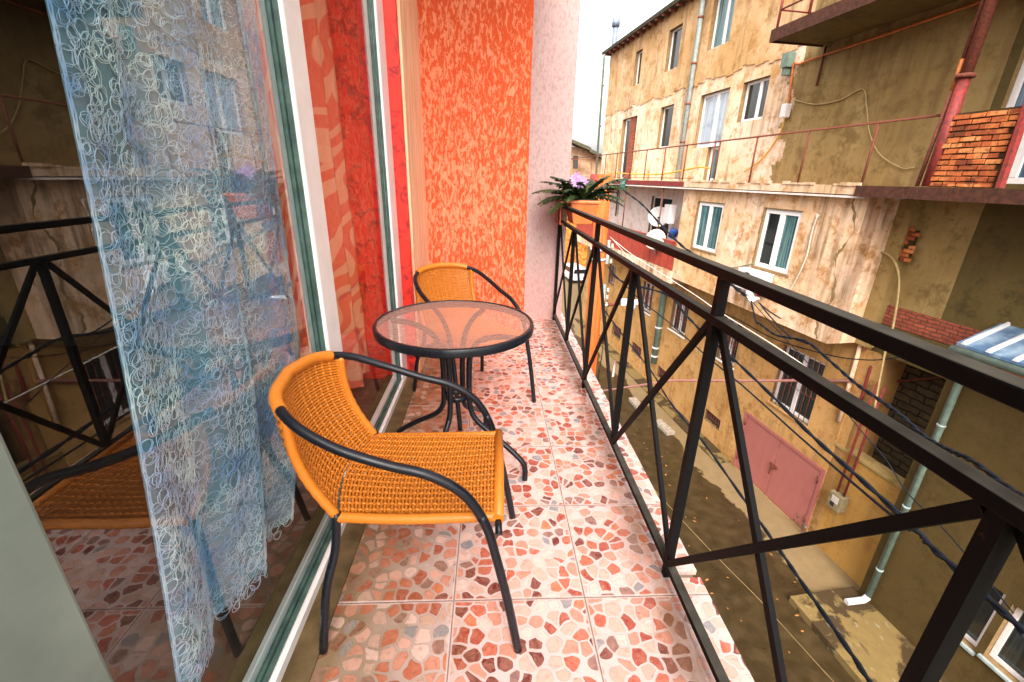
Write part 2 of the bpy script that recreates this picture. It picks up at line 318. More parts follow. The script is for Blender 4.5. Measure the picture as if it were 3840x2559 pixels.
# paint spots on the threshold
# --- end wall: combed corner, scratched orange panel, pink pillar
t = thing('end_wall', (-.5, 2.5, -.17), 'mottled orange and pink rendered wall closing the far end of the balcony', 'wall')
b = MB(); b.box((-3.2, 2.25, -.17), (-.036, 2.7945, 4.2)); b.build('orange_panel', M['owall'], t)
b = MB(); b.box((-.72, 2.7955, -.17), (.345, 3.10, 4.2)); b.build('pink_pillar', M['pink'], t)
t2 = thing('door_return_wall', (-.8, 1.9, -.17), 'narrow wall beside the glass door with bright red edge and combed peach side', 'wall')
b = MB(); b.box((-2.0, 1.592, -.17), (-.758, 1.64, 4.2)); b.build('red_edge', M['red'], t2)
b = MB(); b.box((-2.0, 1.6402, -.17), (-.7455, 2.2495, 4.2)); b.build('combed_face', M['comb'], t2)
# --- balcony above, whose slab shades the top of the wall
b = MB(); b.box((-.829, 1.1, 2.92), (.10, 3.3, 3.12)); tag(b.build('balcony_ceiling', M['slabconc']), kind='structure')
# --- glazed door
XD = -.815
door = thing('glazed_door', (-.85, .5, 0), 'floor to ceiling glazed balcony door with white frame and two panes', 'door')
b = MB(); prof = [(XD, .004), (XD, .036), (XD-.03, .046), (XD-.075, .046), (XD-.075, .004)]
for i in range(len(prof)-1):
    a, c = prof[i], prof[i+1]; b.face([(a[0], -3.0, a[1]), (a[0], 1.59, a[1]), (c[0], 1.59, c[1]), (c[0], -3.0, c[1])])
b.box((XD-.09, -3, 2.42), (XD, 1.59, 2.52)); b.build('frame', M['white'], door)
for y0, y1 in ((-.68, -.534), (.378, .500), (1.44, 1.588)):
    b = MB(); b.box((XD-.06, y0, .047), (XD-.001, y1, 2.419)); b.build('stile', M['vignetteframe'] if y0 < -.6 else M['white'], door, bevel=.006)
for y0, y1 in ((-.534, .378), (.500, 1.44)):
    b = MB(); g = .020
    for k, (dx, gz) in enumerate(((-.012, .006), (-.026, .015))):
        x = XD+dx
        b.box((x-.012, y0+.0005, .0465), (x, y1-.0005, .0465+gz)); b.box((x-.012, y0+.0005, .047+gz), (x, y0+gz, 2.418)); b.box((x-.012, y1-gz, .047+gz), (x, y1-.0005, 2.418))
    b.build('gasket', M['gasket'], door)
    b = MB(); x = XD-.034; b.face([(x, y0+.02, .06), (x, y1-.02, .06), (x, y1-.02, 2.418), (x, y0+.02, 2.418)]); b.build('glass_pane', M['glass'] if y0 < 0 else M['glass2'], door)
b = MB(); b.box((-1.25, -14, 2.701), (-.83, 3.25, 5.8)); b.box((-1.25, -14, ZS), (-.95, 3.25, -.171)); b.box((-12, 3.255, ZS), (-.83, 3.5, 5.8)); b.box((-12, -14, 5.801), (-.6, 3.7, 6.0)); b.box((-.90, -3.2, 2.53), (-.83, 1.59, 2.7))  # unseen house mass, added and sized to block sky light
tag(b.build('unseen_house_mass', M['pink']), kind='structure')
# the room behind
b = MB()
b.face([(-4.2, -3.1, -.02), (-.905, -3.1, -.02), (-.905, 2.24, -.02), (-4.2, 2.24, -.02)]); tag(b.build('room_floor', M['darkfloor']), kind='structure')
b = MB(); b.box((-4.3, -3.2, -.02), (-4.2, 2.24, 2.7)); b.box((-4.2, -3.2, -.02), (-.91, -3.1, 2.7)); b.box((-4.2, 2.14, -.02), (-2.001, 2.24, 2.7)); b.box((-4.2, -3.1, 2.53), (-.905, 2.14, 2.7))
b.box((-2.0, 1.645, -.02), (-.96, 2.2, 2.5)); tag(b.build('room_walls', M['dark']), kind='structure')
# --- lace curtain: sheer net with hundreds of crocheted rings
def lace_pt(s, z):                                                    # s 0..1 across, z height
    f = (2.4-z)/2.4
    ya = -.295+.135*z; yb = .60+.045*z-(.27*max(0, (f-.72)/.28)**1.5)
    hem = 0
    y = ya+(yb-ya)*s
    fold = .022*math.sin(s*17+.8*math.sin(2*z))*(0.55+.45*f)+.006*math.sin(s*41+z)
    gather = .10*math.exp(-((s-.42-.10*f)/.05)**2)*max(0, f-.25)
    return V((-.985+fold+gather*.25-.02, y, z))
lc = MB(); lc.grid(lambda a, q: lace_pt(a, .045+.05*math.sin(a*2.6)+(2.38-.095)*q), 60, 50, 0)
rnd = random.Random(3)
rows = 104
for i in range(rows):
    for j in range(36):
        s = (j+.5+rnd.uniform(-.45, .45))/36; z = .08+i*(2.3/rows)+rnd.uniform(-.02, .02)
        if s > .99 or s < .008: continue
        rad = rnd.uniform(.010, .019)*(1 if rnd.random() < .8 else 1.5); dy = (lace_pt(min(s+.01, 1), z)-lace_pt(min(s+.01, 1)-.01, z)); dy = max(abs(dy.y)/.01, .3)
        for q in range(2):
            pts = []; r2 = rad*rnd.uniform(.82, 1.08); ox = rnd.uniform(-.003, .003); oz = rnd.uniform(-.003, .003); e = rnd.uniform(.72, 1.05); ph = rnd.uniform(0, 6)
            for k in range(10):
                a = 2*math.pi*k/10
                ss = min(max(s+(ox+r2*e*math.cos(a+ph))/dy, 0), 1); zz = max(.05, z+oz+r2*math.sin(a+ph)); p = lace_pt(ss, zz); p.x += .003+.003*q+.002*math.sin(a*2+ph)
                pts.append(p)
            lc.tube(pts, .0007, 3, 1, closed=True)
for s in (.004, .996):
    for q in range(3): lc.tube([lace_pt(s, .06+2.3*k/60)+V((.003, .004*math.sin(k*1.3+q*2), 0)) for k in range(61)], .0014, 4, 1)
tag(lc.build('lace_curtain', [M['sheer'], M['lacethread']]), 'white lace curtain of small crocheted rings behind the near glass pane', 'curtain')
# --- red curtain
rc = MB(); rc.grid(lambda a, q: (-1.04-.03*q-.105*abs(math.sin(a*17+.35*math.sin(2.2*q)+.8*math.sin(a*5)))**.7+.012*math.sin(a*75+2*q), .58+1.04*a, .03+2.4*q), 160, 24)
tag(rc.build('red_curtain', M['rcurt']), 'red curtain with pale leaf pattern hanging in folds behind the far glass pane', 'curtain')

# ------------------------------------------------------------------ railing
XR = .270; XR2 = .297
rl = thing('balcony_railing', (.283, 0, 0), 'dark steel balcony railing of crossed flat bars beside the tiled floor', 'railing')
b = MB(); b.box((XR-.002, -3.1, .983), (XR2+.004, 2.70, 1.008)); b.build('handrail', M['rail'], rl, bevel=.003)
b = MB(); b.box((XR, -3.1, .864), (XR2, 2.79, .886)); b.build('mid_rail', M['rail'], rl, bevel=.002)
b = MB(); b.box((XR, -3.1, .042), (XR2, 2.79, .062)); b.build('bottom_rail', M['rail'], rl, bevel=.002)
for k, y in enumerate(YK):
    m = .0105
    if k % 2 == 0:
        if k: b = MB(); b.box((XR+.001, y-m, .8865), (XR2-.001, y+m, .9825)); b.box((XR+.001, y-m, .0625), (XR2-.001, y+m, .8635)); b.box((XR+.001, y-m, -.018), (XR2-.001, y+m, .0415)); b.build('post', M['rail'], rl)
        else: b = MB(); b.box((XR+.001, y-m, -.018), (XR2-.001, y+m, .0415)); b.box((XR+.001, y-m, .0625), (XR2-.001, y+m, .8635)); b.box((XR+.001, y-m, .8865), (XR2-.001, y+m, 1.0)); b.build('post', M['rail'], rl)
    else: b = MB(); b.box((XR+.001, y-m, .0625), (XR2-.001, y+m, .8635)); b.build('baluster', M['rail'], rl)
for k in range(len(YK)-1):
    ya, yb = YK[k]-.016, YK[k+1]+.016
    for q, (p0, p1) in enumerate((((ya, .066), (yb, .860)), ((ya, .860), (yb, .066)))):
        x = XR+.0065+.0135*q
        b = MB(); b.bar((x, p0[0], p0[1]), (x, p1[0], p1[1]), .0125, .020, (0, 0, 1)); 
        b.build('diagonal_brace', M['rail'], rl)

# ------------------------------------------------------------------ rattan chair
def weave(b, S, ns, nt, wa, wb, th=.0016, m=0):
    """flat strands: ns running along t, nt running along s, each passing over and under the others"""
    for i in range(ns):
        s = (i+.5)/ns; L = nt*2; i0 = len(b.v)
        for k in range(L+1):
            t = k/L; p, n, ds, dt = S(s, t); off = n*(.0034*math.sin(math.pi*(t*nt)+math.pi*i)); h = ds*(wa/2)
            b.v += [p+off-h+n*th, p+off+h+n*th, p+off+h-n*th, p+off-h-n*th]
        for k in range(L):
            for j in range(4):
                q = i0+4*k; j2 = (j+1) % 4; b.f.append([q+j, q+j2, q+4+j2, q+4+j]); b.m.append(m); b.sm.append(True)
    for i in range(nt):
        t = (i+.5)/nt; L = ns; i0 = len(b.v)
        for k in range(L+1):
            s = k/L; p, n, ds, dt = S(s, t); off = n*(.0034*math.cos(math.pi*(s*ns-.5)+math.pi*i+math.pi)); h = dt*(wb/2)
            b.v += [p+off-h+n*th, p+off+h+n*th, p+off+h-n*th, p+off-h-n*th]
        for k in range(L):
            for j in range(4):
                q = i0+4*k; j2 = (j+1) % 4; b.f.append([q+j, q+j2, q+4+j2, q+4+j]); b.m.append(m); b.sm.append(True)
def surf(fn):
    def S(s, t):
        p = V(fn(s, t)); e = 1e-3; ds = (V(fn(s+e, t))-p).normalized(); dt = (V(fn(s, t+e))-p).normalized(); return p, ds.cross(dt).normalized(), ds, dt
    return S
# arm loop in chair coordinates: x forward, y left, z up; half of it from front foot to the middle of the back
HALF = [(.262, -.247, 0), (.232, -.243, .17), (.200, -.238, .32), (.172, -.235, .425), (.122, -.233, .510), (.045, -.232, .562), (-.05, -.231, .590), (-.165, -.226, .632), (-.262, -.196, .676), (-.330, -.120, .702), (-.352, 0, .712)]
def make_chair(origin):
    t = thing('rattan_armchair', origin, None, 'chair', 'rattan armchairs around the glass table')
    O = V(origin); right = smooth_path(HALF, 8); left = [V((p.x, -p.y, p.z)) for p in right]
    loop = right+left[::-1][1:]; n = len(loop); nh = len(right)
    add = lambda pts: [O+V(p) for p in pts]
    i_leg = 26; i_arm = 68
    for side in (right, left):
        b = MB(); b.tube(add(side[:i_leg+1]), .0118, 12); b.build('leg', M['black'], t)
        b = MB(); b.tube(add(side[i_leg:i_arm+1]), .0118, 12, caps=False); b.build('armrest', M['black'], t)
    b = MB(); pts = loop[i_arm:n-i_arm]; fine = []
    for k in range(len(pts)-1):
        for q in range(5): fine.append(pts[k].lerp(pts[k+1], q/5))
    fine.append(pts[-1]); b.tube(add(fine), .0155, 12); 
    for k, p in enumerate(fine): pass
    b.build('wrapped_top_rail', M['wrap'], t)
    # seat: wrapped side rails and front rail
    SZ, SW, XFr, XBk = .402, .186, .200, -.190
    def side_rail(y):
        return [(XBk-.012, y*.97, SZ-.006), (-.05, y, SZ-.008), (.10, y, SZ-.004), (XFr, y, SZ)]
    b = MB()
    for y in (-SW, SW):
        pp = smooth_path(side_rail(y), 14); b.tube(add(pp), .0125, 10, rf=lambda q: .0125+.0012*math.sin(q*math.pi*60)**2)
    b.tube(add([(XFr+.004, -SW-.012, SZ+.002), (XFr+.006, 0, SZ+.002), (XFr+.004, SW+.012, SZ+.002)]), .0145, 12)
    b.build('wrapped_seat_rail', M['wrap'], t)
    for y in (-1, 1):
        b = MB(); b.tube(add([(XFr+.004, y*(SW+.010), SZ-.004), (XFr+.006, y*.226, SZ-.02)]), .009, 8); b.build('side_bracket', M['black'], t)
    def seat_fn(s, q):
        w = SW-.008; xb = XBk-.004-.036*math.sin(math.pi*min(max(s, 0), 1)); x = xb+(XFr-xb)*q; y = -w+2*w*s; sag = .016*math.sin(math.pi*min(max(s, 0), 1))*math.sin(math.pi*min(max(q, 0), 1)); return (x, y, SZ+.006-sag)
    def seat_T(s, q): return seat_fn(q, s)
    b = MB(); weave(b, surf(lambda s, q: O+V(seat_fn(s, q))), 15, 44, .0075, .0058); weave(b, surf(lambda s, q: O+V(seat_fn(s, q))-V((0, 0, .010))), 12, 30, .022, .0085); b.build('seat', M['rattan'], t)
    # back: from the rear of the seat up to the top rail
    def top(s):
        a = (nh-1-30)/1.0; lo, hi = i_arm-2, n-1-(i_arm-2); f = lo+(hi-lo)*min(max(s, -.05), 1.05); k = int(f); k = min(max(k, 0), n-2); return loop[k].lerp(loop[k+1], f-k)
    def back_fn(s, q):
        lo = V((XBk-.010-.036*math.sin(math.pi*min(max(s, 0), 1)), -(SW-.004)+2*(SW-.004)*s, SZ-.002)); hi = top(s)-V((0, 0, .004)); p = lo.lerp(hi, q)
        p.x -= .028*math.sin(math.pi*min(max(q, 0), 1)); return p
    b = MB(); weave(b, surf(lambda s, q: O+V(back_fn(s, q))), 15, 34, .0075, .0066); weave(b, surf(lambda s, q: O+V(back_fn(s, q))+V((-.009, 0, 0))), 12, 24, .022, .0085); b.build('backrest', M['rattan'], t)
    for s, y in ((0, -1), (1, 1)):
        b = MB(); b.tube(add([back_fn(s, k/20) for k in range(21)]), .0112, 10, rf=lambda q: .0112+.0012*math.sin(q*math.pi*70)**2); b.build('wrapped_back_post', M['wrap'], t)
        p0 = V(back_fn(s, 0)); b = MB(); b.tube(add(smooth_path([p0+V((0, 0, .012)), p0+V((-.012, y*.012, -.10)), (-.235, y*.226, .20), (-.262, y*.244, 0)], 6)), .0115, 12); b.build('leg', M['black'], t)
    return t
def copy_tree(o, parent=None):
    c = o.copy(); COL.objects.link(c)
    if parent: c.parent = parent
    for ch in list(o.children): copy_tree(ch, c)
    return c
chair = make_chair((-.472, .10, 0)); chair.rotation_euler = (0, 0, R(-1.0))
chair['label'] = 'near orange rattan armchair with black tube arms, its back against the glass door'
far = copy_tree(chair); far.location = (-.3935, 1.311, 0); far.rotation_euler = (0, 0, R(-54.6))
far['label'] = 'far orange rattan armchair half hidden behind the round glass table'

# ------------------------------------------------------------------ table
TC = V((-.434, .688, 0)); TR = .312
tb = thing('round_table', TC, 'small round table with pinkish rippled glass top and black steel base', 'table')
b = MB(); b.lathe(TC, [(TR-.012, .634), (TR, .636), (TR+.001, .640), (TR+.001, .662), (TR-.003, .667), (TR-.013, .667), (TR-.013, .655), (TR-.012, .634)], 72); b.build('rim', M['black'], tb)
b = MB(); n = 72; b.face([TC+V((math.cos(2*math.pi*k/n)*(TR-.0135), math.sin(2*math.pi*k/n)*(TR-.0135), .664)) for k in range(n)]); b.build('glass_top', M['tglass'], tb)
for ang in (158, -24, 68, -112):
    d = V((math.cos(R(ang)), math.sin(R(ang)), 0))
    pr = [(.318, 0), (.316, .055), (.295, .095), (.20, .165), (.105, .225), (.068, .275), (.060, .34), (.060, .46), (.068, .53), (.105, .595), (.19, .628), (.292, .632)]
    b = MB(); b.tube(smooth_path([TC+d*r+V((0, 0, h)) for r, h in pr], 6), .0118, 12); b.build('leg', M['black'], tb)
    
b = MB(); b.lathe(TC, [(.030, .325), (.048, .325), (.048, .345), (.030, .345), (.030, .325)], 32); b.build('collar_ring', M['black'], tb)

# ------------------------------------------------------------------ flower pot on the railing
pl = thing('flower_pot', (.415, 2.6, .865), 'terracotta coloured square plastic pot hung outside the railing end', 'flower pot')
b = MB(); y0, y1 = 2.46, 2.76
top = [(.302, y0), (.532, y0), (.532, y1), (.302, y1)]; bot = [(.345, y0+.03), (.490, y0+.03), (.490, y1-.03), (.345, y1-.03)]
b.hexa([(x, y, .870) for x, y in bot]+[(x+(.008 if x < .4 else -.008), y, 1.025) for x, y in top]); b.build('body', M['terracotta'], pl, bevel=.008)
b = MB(); b.box((.300, y0-.012, 1.0255), (.540, y1+.012, 1.050)); b.build('rim', M['terracotta'], pl, bevel=.007)
b = MB(); b.box((.315, y0+.005, 1.0505), (.525, y1-.005, 1.056)); b.build('soil', M['soil'], pl)
for k, y in enumerate((2.47, 2.69)):
    br = MB()
    for a, c in (((.236, y, .868), (.244, y+.055, 1.03)), ((.299, y, 1.0305), (.3015, y+.055, .99)), ((.236, y, 1.0305), (.300, y+.055, 1.038)), ((.2445, y, .868), (.268, y+.055, .876))):
        br.box((min(a[0], c[0]), a[1], min(a[2], c[2])), (max(a[0], c[0]), c[1], max(a[2], c[2])))
    tag(br.build('pot_hanger', M['rustwood']), ['rusty red hanger hooked over the handrail beside the flower pot, nearer one', 'rusty red hanger hooked over the handrail against the pink pillar, farther one'][k], 'hanger', 'hangers holding the flower pot')
fern = MB(); rnd = random.Random(11); FC = V((.415, 2.60, 1.05))
fr = [(-18, .52, 52), (-30, .50, 40), (160, .40, 62), (192, .40, 60), (240, .42, 25), (205, .44, 35), (100, .36, 70), (-40, .40, 48), (10, .38, 30), (178, .42, 15), (200, .50, 20), (185, .52, 32), (170, .46, 48), (215, .46, 8), (235, .40, 40), (255, .36, 58), (150, .34, 55), (60, .36, 62), (20, .40, 66), (-15, .40, 50), (-35, .46, 26), (-20, .38, 38), (120, .34, 50), (-5, .44, 18), (222, .44, 55), (-50, .36, 66)]
for az, L, el in fr:
    d = V((math.cos(R(az)), math.sin(R(az)), 0)); p = FC+d*.03; e = R(el); pts = [p.copy()]
    NF = 36
    for k in range(NF):
        e -= R((1.4+1.7*k/NF)*26/NF); p = p+(d*math.cos(e)+V((0, 0, 1))*math.sin(e))*(L*.74/NF); pts.append(p.copy())
    fern.tube(pts, .0016, 4, 0); side = d.cross(V((0, 0, 1)))
    for k in range(1, NF):
        t = (pts[k+1]-pts[k-1]).normalized(); ll = .060*math.sin(math.pi*(.14+.82*k/NF))**.7*(L/.42)
        for sg in (-1, 1):
            o = pts[k]; w = t*.0078; lat = (side*sg*math.cos(R(18))-V((0, 0, 1))*math.sin(R(14+rnd.uniform(-14, 22)))+t*.30).normalized()
            q1 = o+lat*(ll*.5)+w; q2 = o+lat*ll*rnd.uniform(.85, 1.05)+t*.006; mm = 1 if rnd.random() < .06+.3*(k > NF*.85) else 0
            fern.face([o-w*.7, o+lat*(ll*.55)-w*.9, q2, q1, o+w*.7], mm)
tag(fern.build('fern', [M['fern'], M['fernold']]), 'dark green fern with arching toothed fronds growing in the terracotta pot', 'plant')
fl = MB(); 
for cx, cy, cz in ((.325, 2.50, 1.205), (.36, 2.48, 1.185), (.335, 2.47, 1.17), (.39, 2.49, 1.20), (.35, 2.52, 1.225), (.375, 2.47, 1.165), (.405, 2.50, 1.18)):
    c = V((cx, cy, cz)); fl.tube([V((.40, 2.6, 1.05)), V((.38, 2.58, 1.11)), c], .002, 5, 1)
    for k in range(6):
        a = R(60*k+rnd.uniform(-10, 10)); u = V((math.cos(a), -.35, math.sin(a))).normalized(); s = V((-math.sin(a), 0, math.cos(a)))*.009; L = rnd.uniform(.030, .042)
        fl.face([c, c+u*L*.6+s, c+u*L, c+u*L*.6-s], 0)
tag(fl.build('orchid_flower', [M['petal'], M['stem']]), 'purple and white orchid blossoms among the fern fronds', 'flower')

# ================================================================== across the street
M['upplast'] = plaster('tan_weathered_render', (.70, .46, .28), (.50, .295, .125), (.33, .165, .045), .6, .8, .5)
M['palepl'] = plaster('pale_patched_render', (.84, .63, .49), (.68, .45, .27), (.42, .205, .055), .45, .85, .6)
M['jetpl'] = plaster('peach_render_with_rust_stains', (.85, .64, .49), (.69, .42, .21), (.40, .165, .03), .5, 1.0, .6)
M['groundpl'] = plaster('ochre_smooth_render', (.54, .31, .12), (.43, .225, .07), (.27, .125, .03), .55, .6, .5)
M['whitepl'] = plaster('whitish_render', (.80, .70, .66), (.74, .62, .56), (.60, .46, .36), .3, .3, .2)
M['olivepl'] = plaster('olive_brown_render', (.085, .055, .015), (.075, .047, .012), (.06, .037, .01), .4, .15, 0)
M['shadepl'] = plaster('shade_darkened_olive_render', (.13, .092, .028), (.095, .066, .02), (.06, .042, .014), .5, .35, .3)  # olive render, partly darkened to stand for vignette shade on the right
M['oldpl'] = plaster('yellowish_stained_render', (.40, .285, .115), (.27, .18, .062), (.16, .10, .032), .55, .5, .3)
M['reveal'] = simple('brown_window_reveal', (.26, .17, .075), (.18, .11, .05), .9, 12, .3, .2)
M['rust'] = simple('rusty_iron', (.20, .055, .028), (.10, .028, .018), .75, 30, .4, .3); M['redrust'] = simple('red_painted_rusty_iron', (.27, .026, .022), (.11, .02, .015), .65, 16, .4)
M['darkred'] = simple('dark_red_brown_rust', (.085, .030, .016), (.04, .016, .010), .75, 14, .5, .2); M['orangerust'] = simple('orange_gas_pipe_paint', (.55, .16, .025), (.30, .08, .02), .6, 20, .2); M['zinc'] = simple('grey_green_zinc', (.34, .40, .38), (.22, .27, .26), .5, 8, .1)
M['greenzinc'] = simple('green_grey_downpipe_paint', (.15, .21, .165), (.10, .145, .115), .5, 8, .1); M['alu'] = simple('light_grey_metal', (.62, .62, .62), (.5, .5, .5), .4, 8, .1)
M['blue'] = None
def mat_pane(name, a, b2, net=.5):
    m = Mat(name, .08, .8); v = m.map((9, 9, .25)); n = m.noise(1.6, 4, v=v, rough=.6, dist=.3); l = m.noise(3, 3)
    c = m.mix(m.ramp(n, [(.42, 0.), (.66, net)]), a, b2); m.base(m.mix(m.ramp(l, [(.5, 0.), (.8, .5)]), c, (.01, .015, .016))); return m.m
M['pane_teal'] = mat_pane('pane_with_net_curtain', (.02, .06, .065), (.16, .30, .30), .9); M['pane_blue'] = mat_pane('blue_reflecting_pane', (.03, .06, .08), (.12, .20, .30), .9); M['pane_dark'] = mat_pane('dark_pane', (.012, .015, .014), (.05, .06, .06)); M['pane_sky'] = mat_pane('pale_curtained_pane', (.30, .36, .42), (.55, .58, .60), .8)
def mat_brick(name, a, b2, mortar, sc=1.0, rough=.9, wob=.02):
    m = Mat(name, rough, .2); x, y, z = m.sep(); u = m.math('ADD', m.math('MULTIPLY', x, FU.x), m.math('MULTIPLY', y, FU.y)); 
    p = m.N('ShaderNodeCombineXYZ', {0: u, 1: z, 2: 0.}).outputs[0]
    d = m.N('ShaderNodeTexNoise', {'Vector': m.pos, 'Scale': 5, 'Detail': 3}).outputs[1]
    p = m.N('ShaderNodeVectorMath', {0: p, 1: m.N('ShaderNodeVectorMath', {0: d, 1: (wob*2, wob*2, 0)}, operation='MULTIPLY').outputs[0]}, operation='ADD').outputs[0]
    br = m.N('ShaderNodeTexBrick', {'Vector': p, 'Color1': c4(a), 'Color2': c4(b2), 'Mortar': c4(mortar), 'Scale': 1.0, 'Mortar Size': .012*sc, 'Mortar Smooth': .3, 'Bias': 0, 'Brick Width': .25*sc, 'Row Height': .085*sc})
    c = m.mix(m.ramp(m.noise(9, 5), [(.45, 0.), (.75, .7)]), br.outputs[0], [q*.3 for q in a]); m.base(c); m.bump(m.math('SUBTRACT', m.math('MULTIPLY', m.noise(40, 4), .4), br.outputs[1]), .8, .03); return m.m
M['brick'] = mat_brick('orange_red_brick', (.50, .15, .05), (.62, .22, .075), (.07, .04, .018), 1.15, wob=.016); M['darkbrick'] = mat_brick('sooty_stone_blocks', (.085, .062, .03), (.065, .045, .022), (.022, .016, .009), 2.0, wob=.05)
M['redbrick'] = mat_brick('red_brick_band', (.40, .10, .055), (.30, .075, .045), (.10, .06, .035), .9)
def mat_pinkdoor():
    m = Mat('faded_pink_painted_steel', .55, .35); n = m.noise(2.5, 5, v=m.map((3, 3, .6))); k = m.noise(5, 7, rough=.7)
    c = m.mix(n, (.28, .080, .068), (.35, .125, .10)); c = m.mix(m.ramp(k, [(.62, 0.), (.74, .7)]), c, (.20, .05, .035)); m.base(c); m.bump(k, .15, .01); return m.m
M['pinkdoor'] = mat_pinkdoor(); M['redsheet'] = simple('red_sheet_metal', (.40, .055, .03), (.27, .035, .022), .5, 4, .2)
def mat_street():
    m = Mat('wet_brown_asphalt', .6, .4); x, y, z = m.sep()
    w = m.math('ADD', m.math('MULTIPLY', m.math('SUBTRACT', x, CAM.x), FN.x), m.math('MULTIPLY', m.math('SUBTRACT', y, CAM.y), FN.y))
    n = m.noise(.55, 6, rough=.6); n2 = m.noise(3.2, 6); n3 = m.noise(45, 5)
    e = m.math('ADD', w, m.math('MULTIPLY', m.math('SUBTRACT', n, .5), 1.9)); dry = m.ramp(m.math('SUBTRACT', e, 8.0), [(.36, 0.), (.42, 1.)])
    wet = m.mix(m.ramp(n2, [(.4, 0.), (.7, 1.)]), (.030, .019, .007), (.052, .032, .011)); dr = m.mix(n2, (.22, .150, .068), (.14, .09, .036))
    c = m.mix(dry, wet, dr); c = m.mix(m.ramp(n3, [(.5, 0.), (.75, .35)]), c, (.03, .02, .01)); m.base(c)
    m.rough(m.mix(dry, m.ramp(n2, [(.3, .25), (.7, .5)]), .85)); m.bump(n3, .3, .01); return m.m
M['street'] = mat_street()
def mat_pave():
    m = Mat('damp_pavement_concrete', .8, .3); n = m.noise(.9, 6, rough=.6, dist=.5); n2 = m.noise(6, 6); k = m.ramp(n, [(.47, 0.), (.51, 1.)])
    c = m.mix(k, m.mix(n2, (.20, .135, .045), (.12, .078, .024)), (.045, .026, .008)); c = m.mix(m.ramp(m.noise(9, 6, v=m.map((1, .5, 1))), [(.62, 0.), (.72, .7)]), c, (.26, .27, .20)); m.base(c); m.bump(n2, .4, .02); return m.m
M['pave'] = mat_pave()
def mat_roof():
    m = Mat('blue_grey_coated_sheet', .35, .5); n = m.noise(4, 6, v=m.map((1, 1, 1))); m.base(m.mix(m.ramp(n, [(.4, 0.), (.7, 1.)]), (.07, .13, .22), (.25, .34, .42))); m.bump(n, .1, .01); return m.m
M['roofblue'] = mat_roof()
M['wood'] = None
def mat_pole():
    m = Mat('orange_stained_timber_pole', .7, .25); v = m.map((9, 9, .5)); n = m.noise(2.2, 6, v=v, rough=.65); m.base(m.mix(m.ramp(n, [(.38, 0.), (.66, 1.)]), (.54, .135, .02), (.38, .06, .015))); m.bump(n, .5, .02); return m.m
M['pole'] = mat_pole()
M['cable'] = mat_black('black_cable_sheath', (.006, .009, .014), .6, .12); M['palecable'] = simple('pale_cable_sheath', (.62, .55, .46), None, .5, 9, .1); M['ycable'] = simple('yellow_cable_sheath', (.66, .36, .03), None, .5, 9, .1); M['tancable'] = simple('tan_cable_sheath', (.42, .30, .12), None, .6, 9, .1)
M['dish'] = simple('grey_beige_dish_paint', (.50, .45, .37), (.38, .33, .26), .5, 7, .1); M['bank'] = simple('rusty_earth_and_rubble', (.42, .16, .03), (.14, .055, .015), .95, 3.2, 1.0, .1)
M['carwhite'] = simple('white_car_paint', (.80, .80, .80), None, .2, 3, .02, .6); M['carglass'] = simple('dark_car_glass', (.012, .016, .022), None, .06, 3, .02, .8); M['redlamp'] = simple('red_lamp_plastic', (.6, .02, .02), None, .2, 3, .02); M['tyre'] = simple('black_tyre', (.012, .012, .012), None, .8, 20, .2)
M['darkroof'] = simple('dark_mossy_roof_tiles', (.075, .065, .035), (.04, .035, .02), .9, 5, .8)

# ------------------------------------------------------------------ ground
b = MB(); b.face([(-60, -60, ZS), (300, -60, ZS), (300, 400, ZS), (-60, 400, ZS)]); tag(b.build('street', M['street']), kind='structure')
b = MB(); b.fbox(-6, 6.02, 7.62, 9.299, ZS-.1, ZS+.17)
tag(b.build('pavement', M['pave'], bevel=.02), kind='structure')
b = MB(); b.fbox(10.95, 27, 9.05, 9.598, ZS-.1, ZS+.06); tag(b.build('footing_strip', M['pave']), kind='structure')

# ------------------------------------------------------------------ wall with openings
WG, WJ, WB = 9.6, 8.7, 10.05                                          # ground and upper walls, overhanging storey, recessed white wall
def pierced(b, u0, u1, z0, z1, w, holes, depth=.2, m=0, mr=1, thick=.3):
    us = sorted({u0, u1, *[h[0] for h in holes], *[h[1] for h in holes]}); zs = sorted({z0, z1, *[h[2] for h in holes], *[h[3] for h in holes]})
    us = [q for q in us if u0 <= q <= u1]; zs = [q for q in zs if z0 <= q <= z1]
    for i in range(len(us)-1):
        for k in range(len(zs)-1):
            cu_, cz = (us[i]+us[i+1])/2, (zs[k]+zs[k+1])/2
            if any(h[0] < cu_ < h[1] and h[2] < cz < h[3] for h in holes): continue
            b.face([F(us[i+1], w, zs[k]), F(us[i], w, zs[k]), F(us[i], w, zs[k+1]), F(us[i+1], w, zs[k+1])], m)
    for a, c, d, e in holes:
        d = max(d, z0); e = min(e, z1)
        for p, q in (((a, d), (a, e)), ((c, e), (c, d)), ((a, e), (c, e)), ((c, d), (a, d))):
            b.face([F(p[0], w, p[1]), F(q[0], w, q[1]), F(q[0], w+depth, q[1]), F(p[0], w+depth, p[1])], mr)
    # back and edges, so the wall has thickness
    for p, q in (((u0, z0), (u0, z1)), ((u1, z1), (u1, z0)), ((u0, z1), (u1, z1)), ((u1, z0), (u0, z0))):
        b.face([F(p[0], w, p[1]), F(q[0], w, q[1]), F(q[0], w+thick, q[1]), F(p[0], w+thick, p[1])], m)
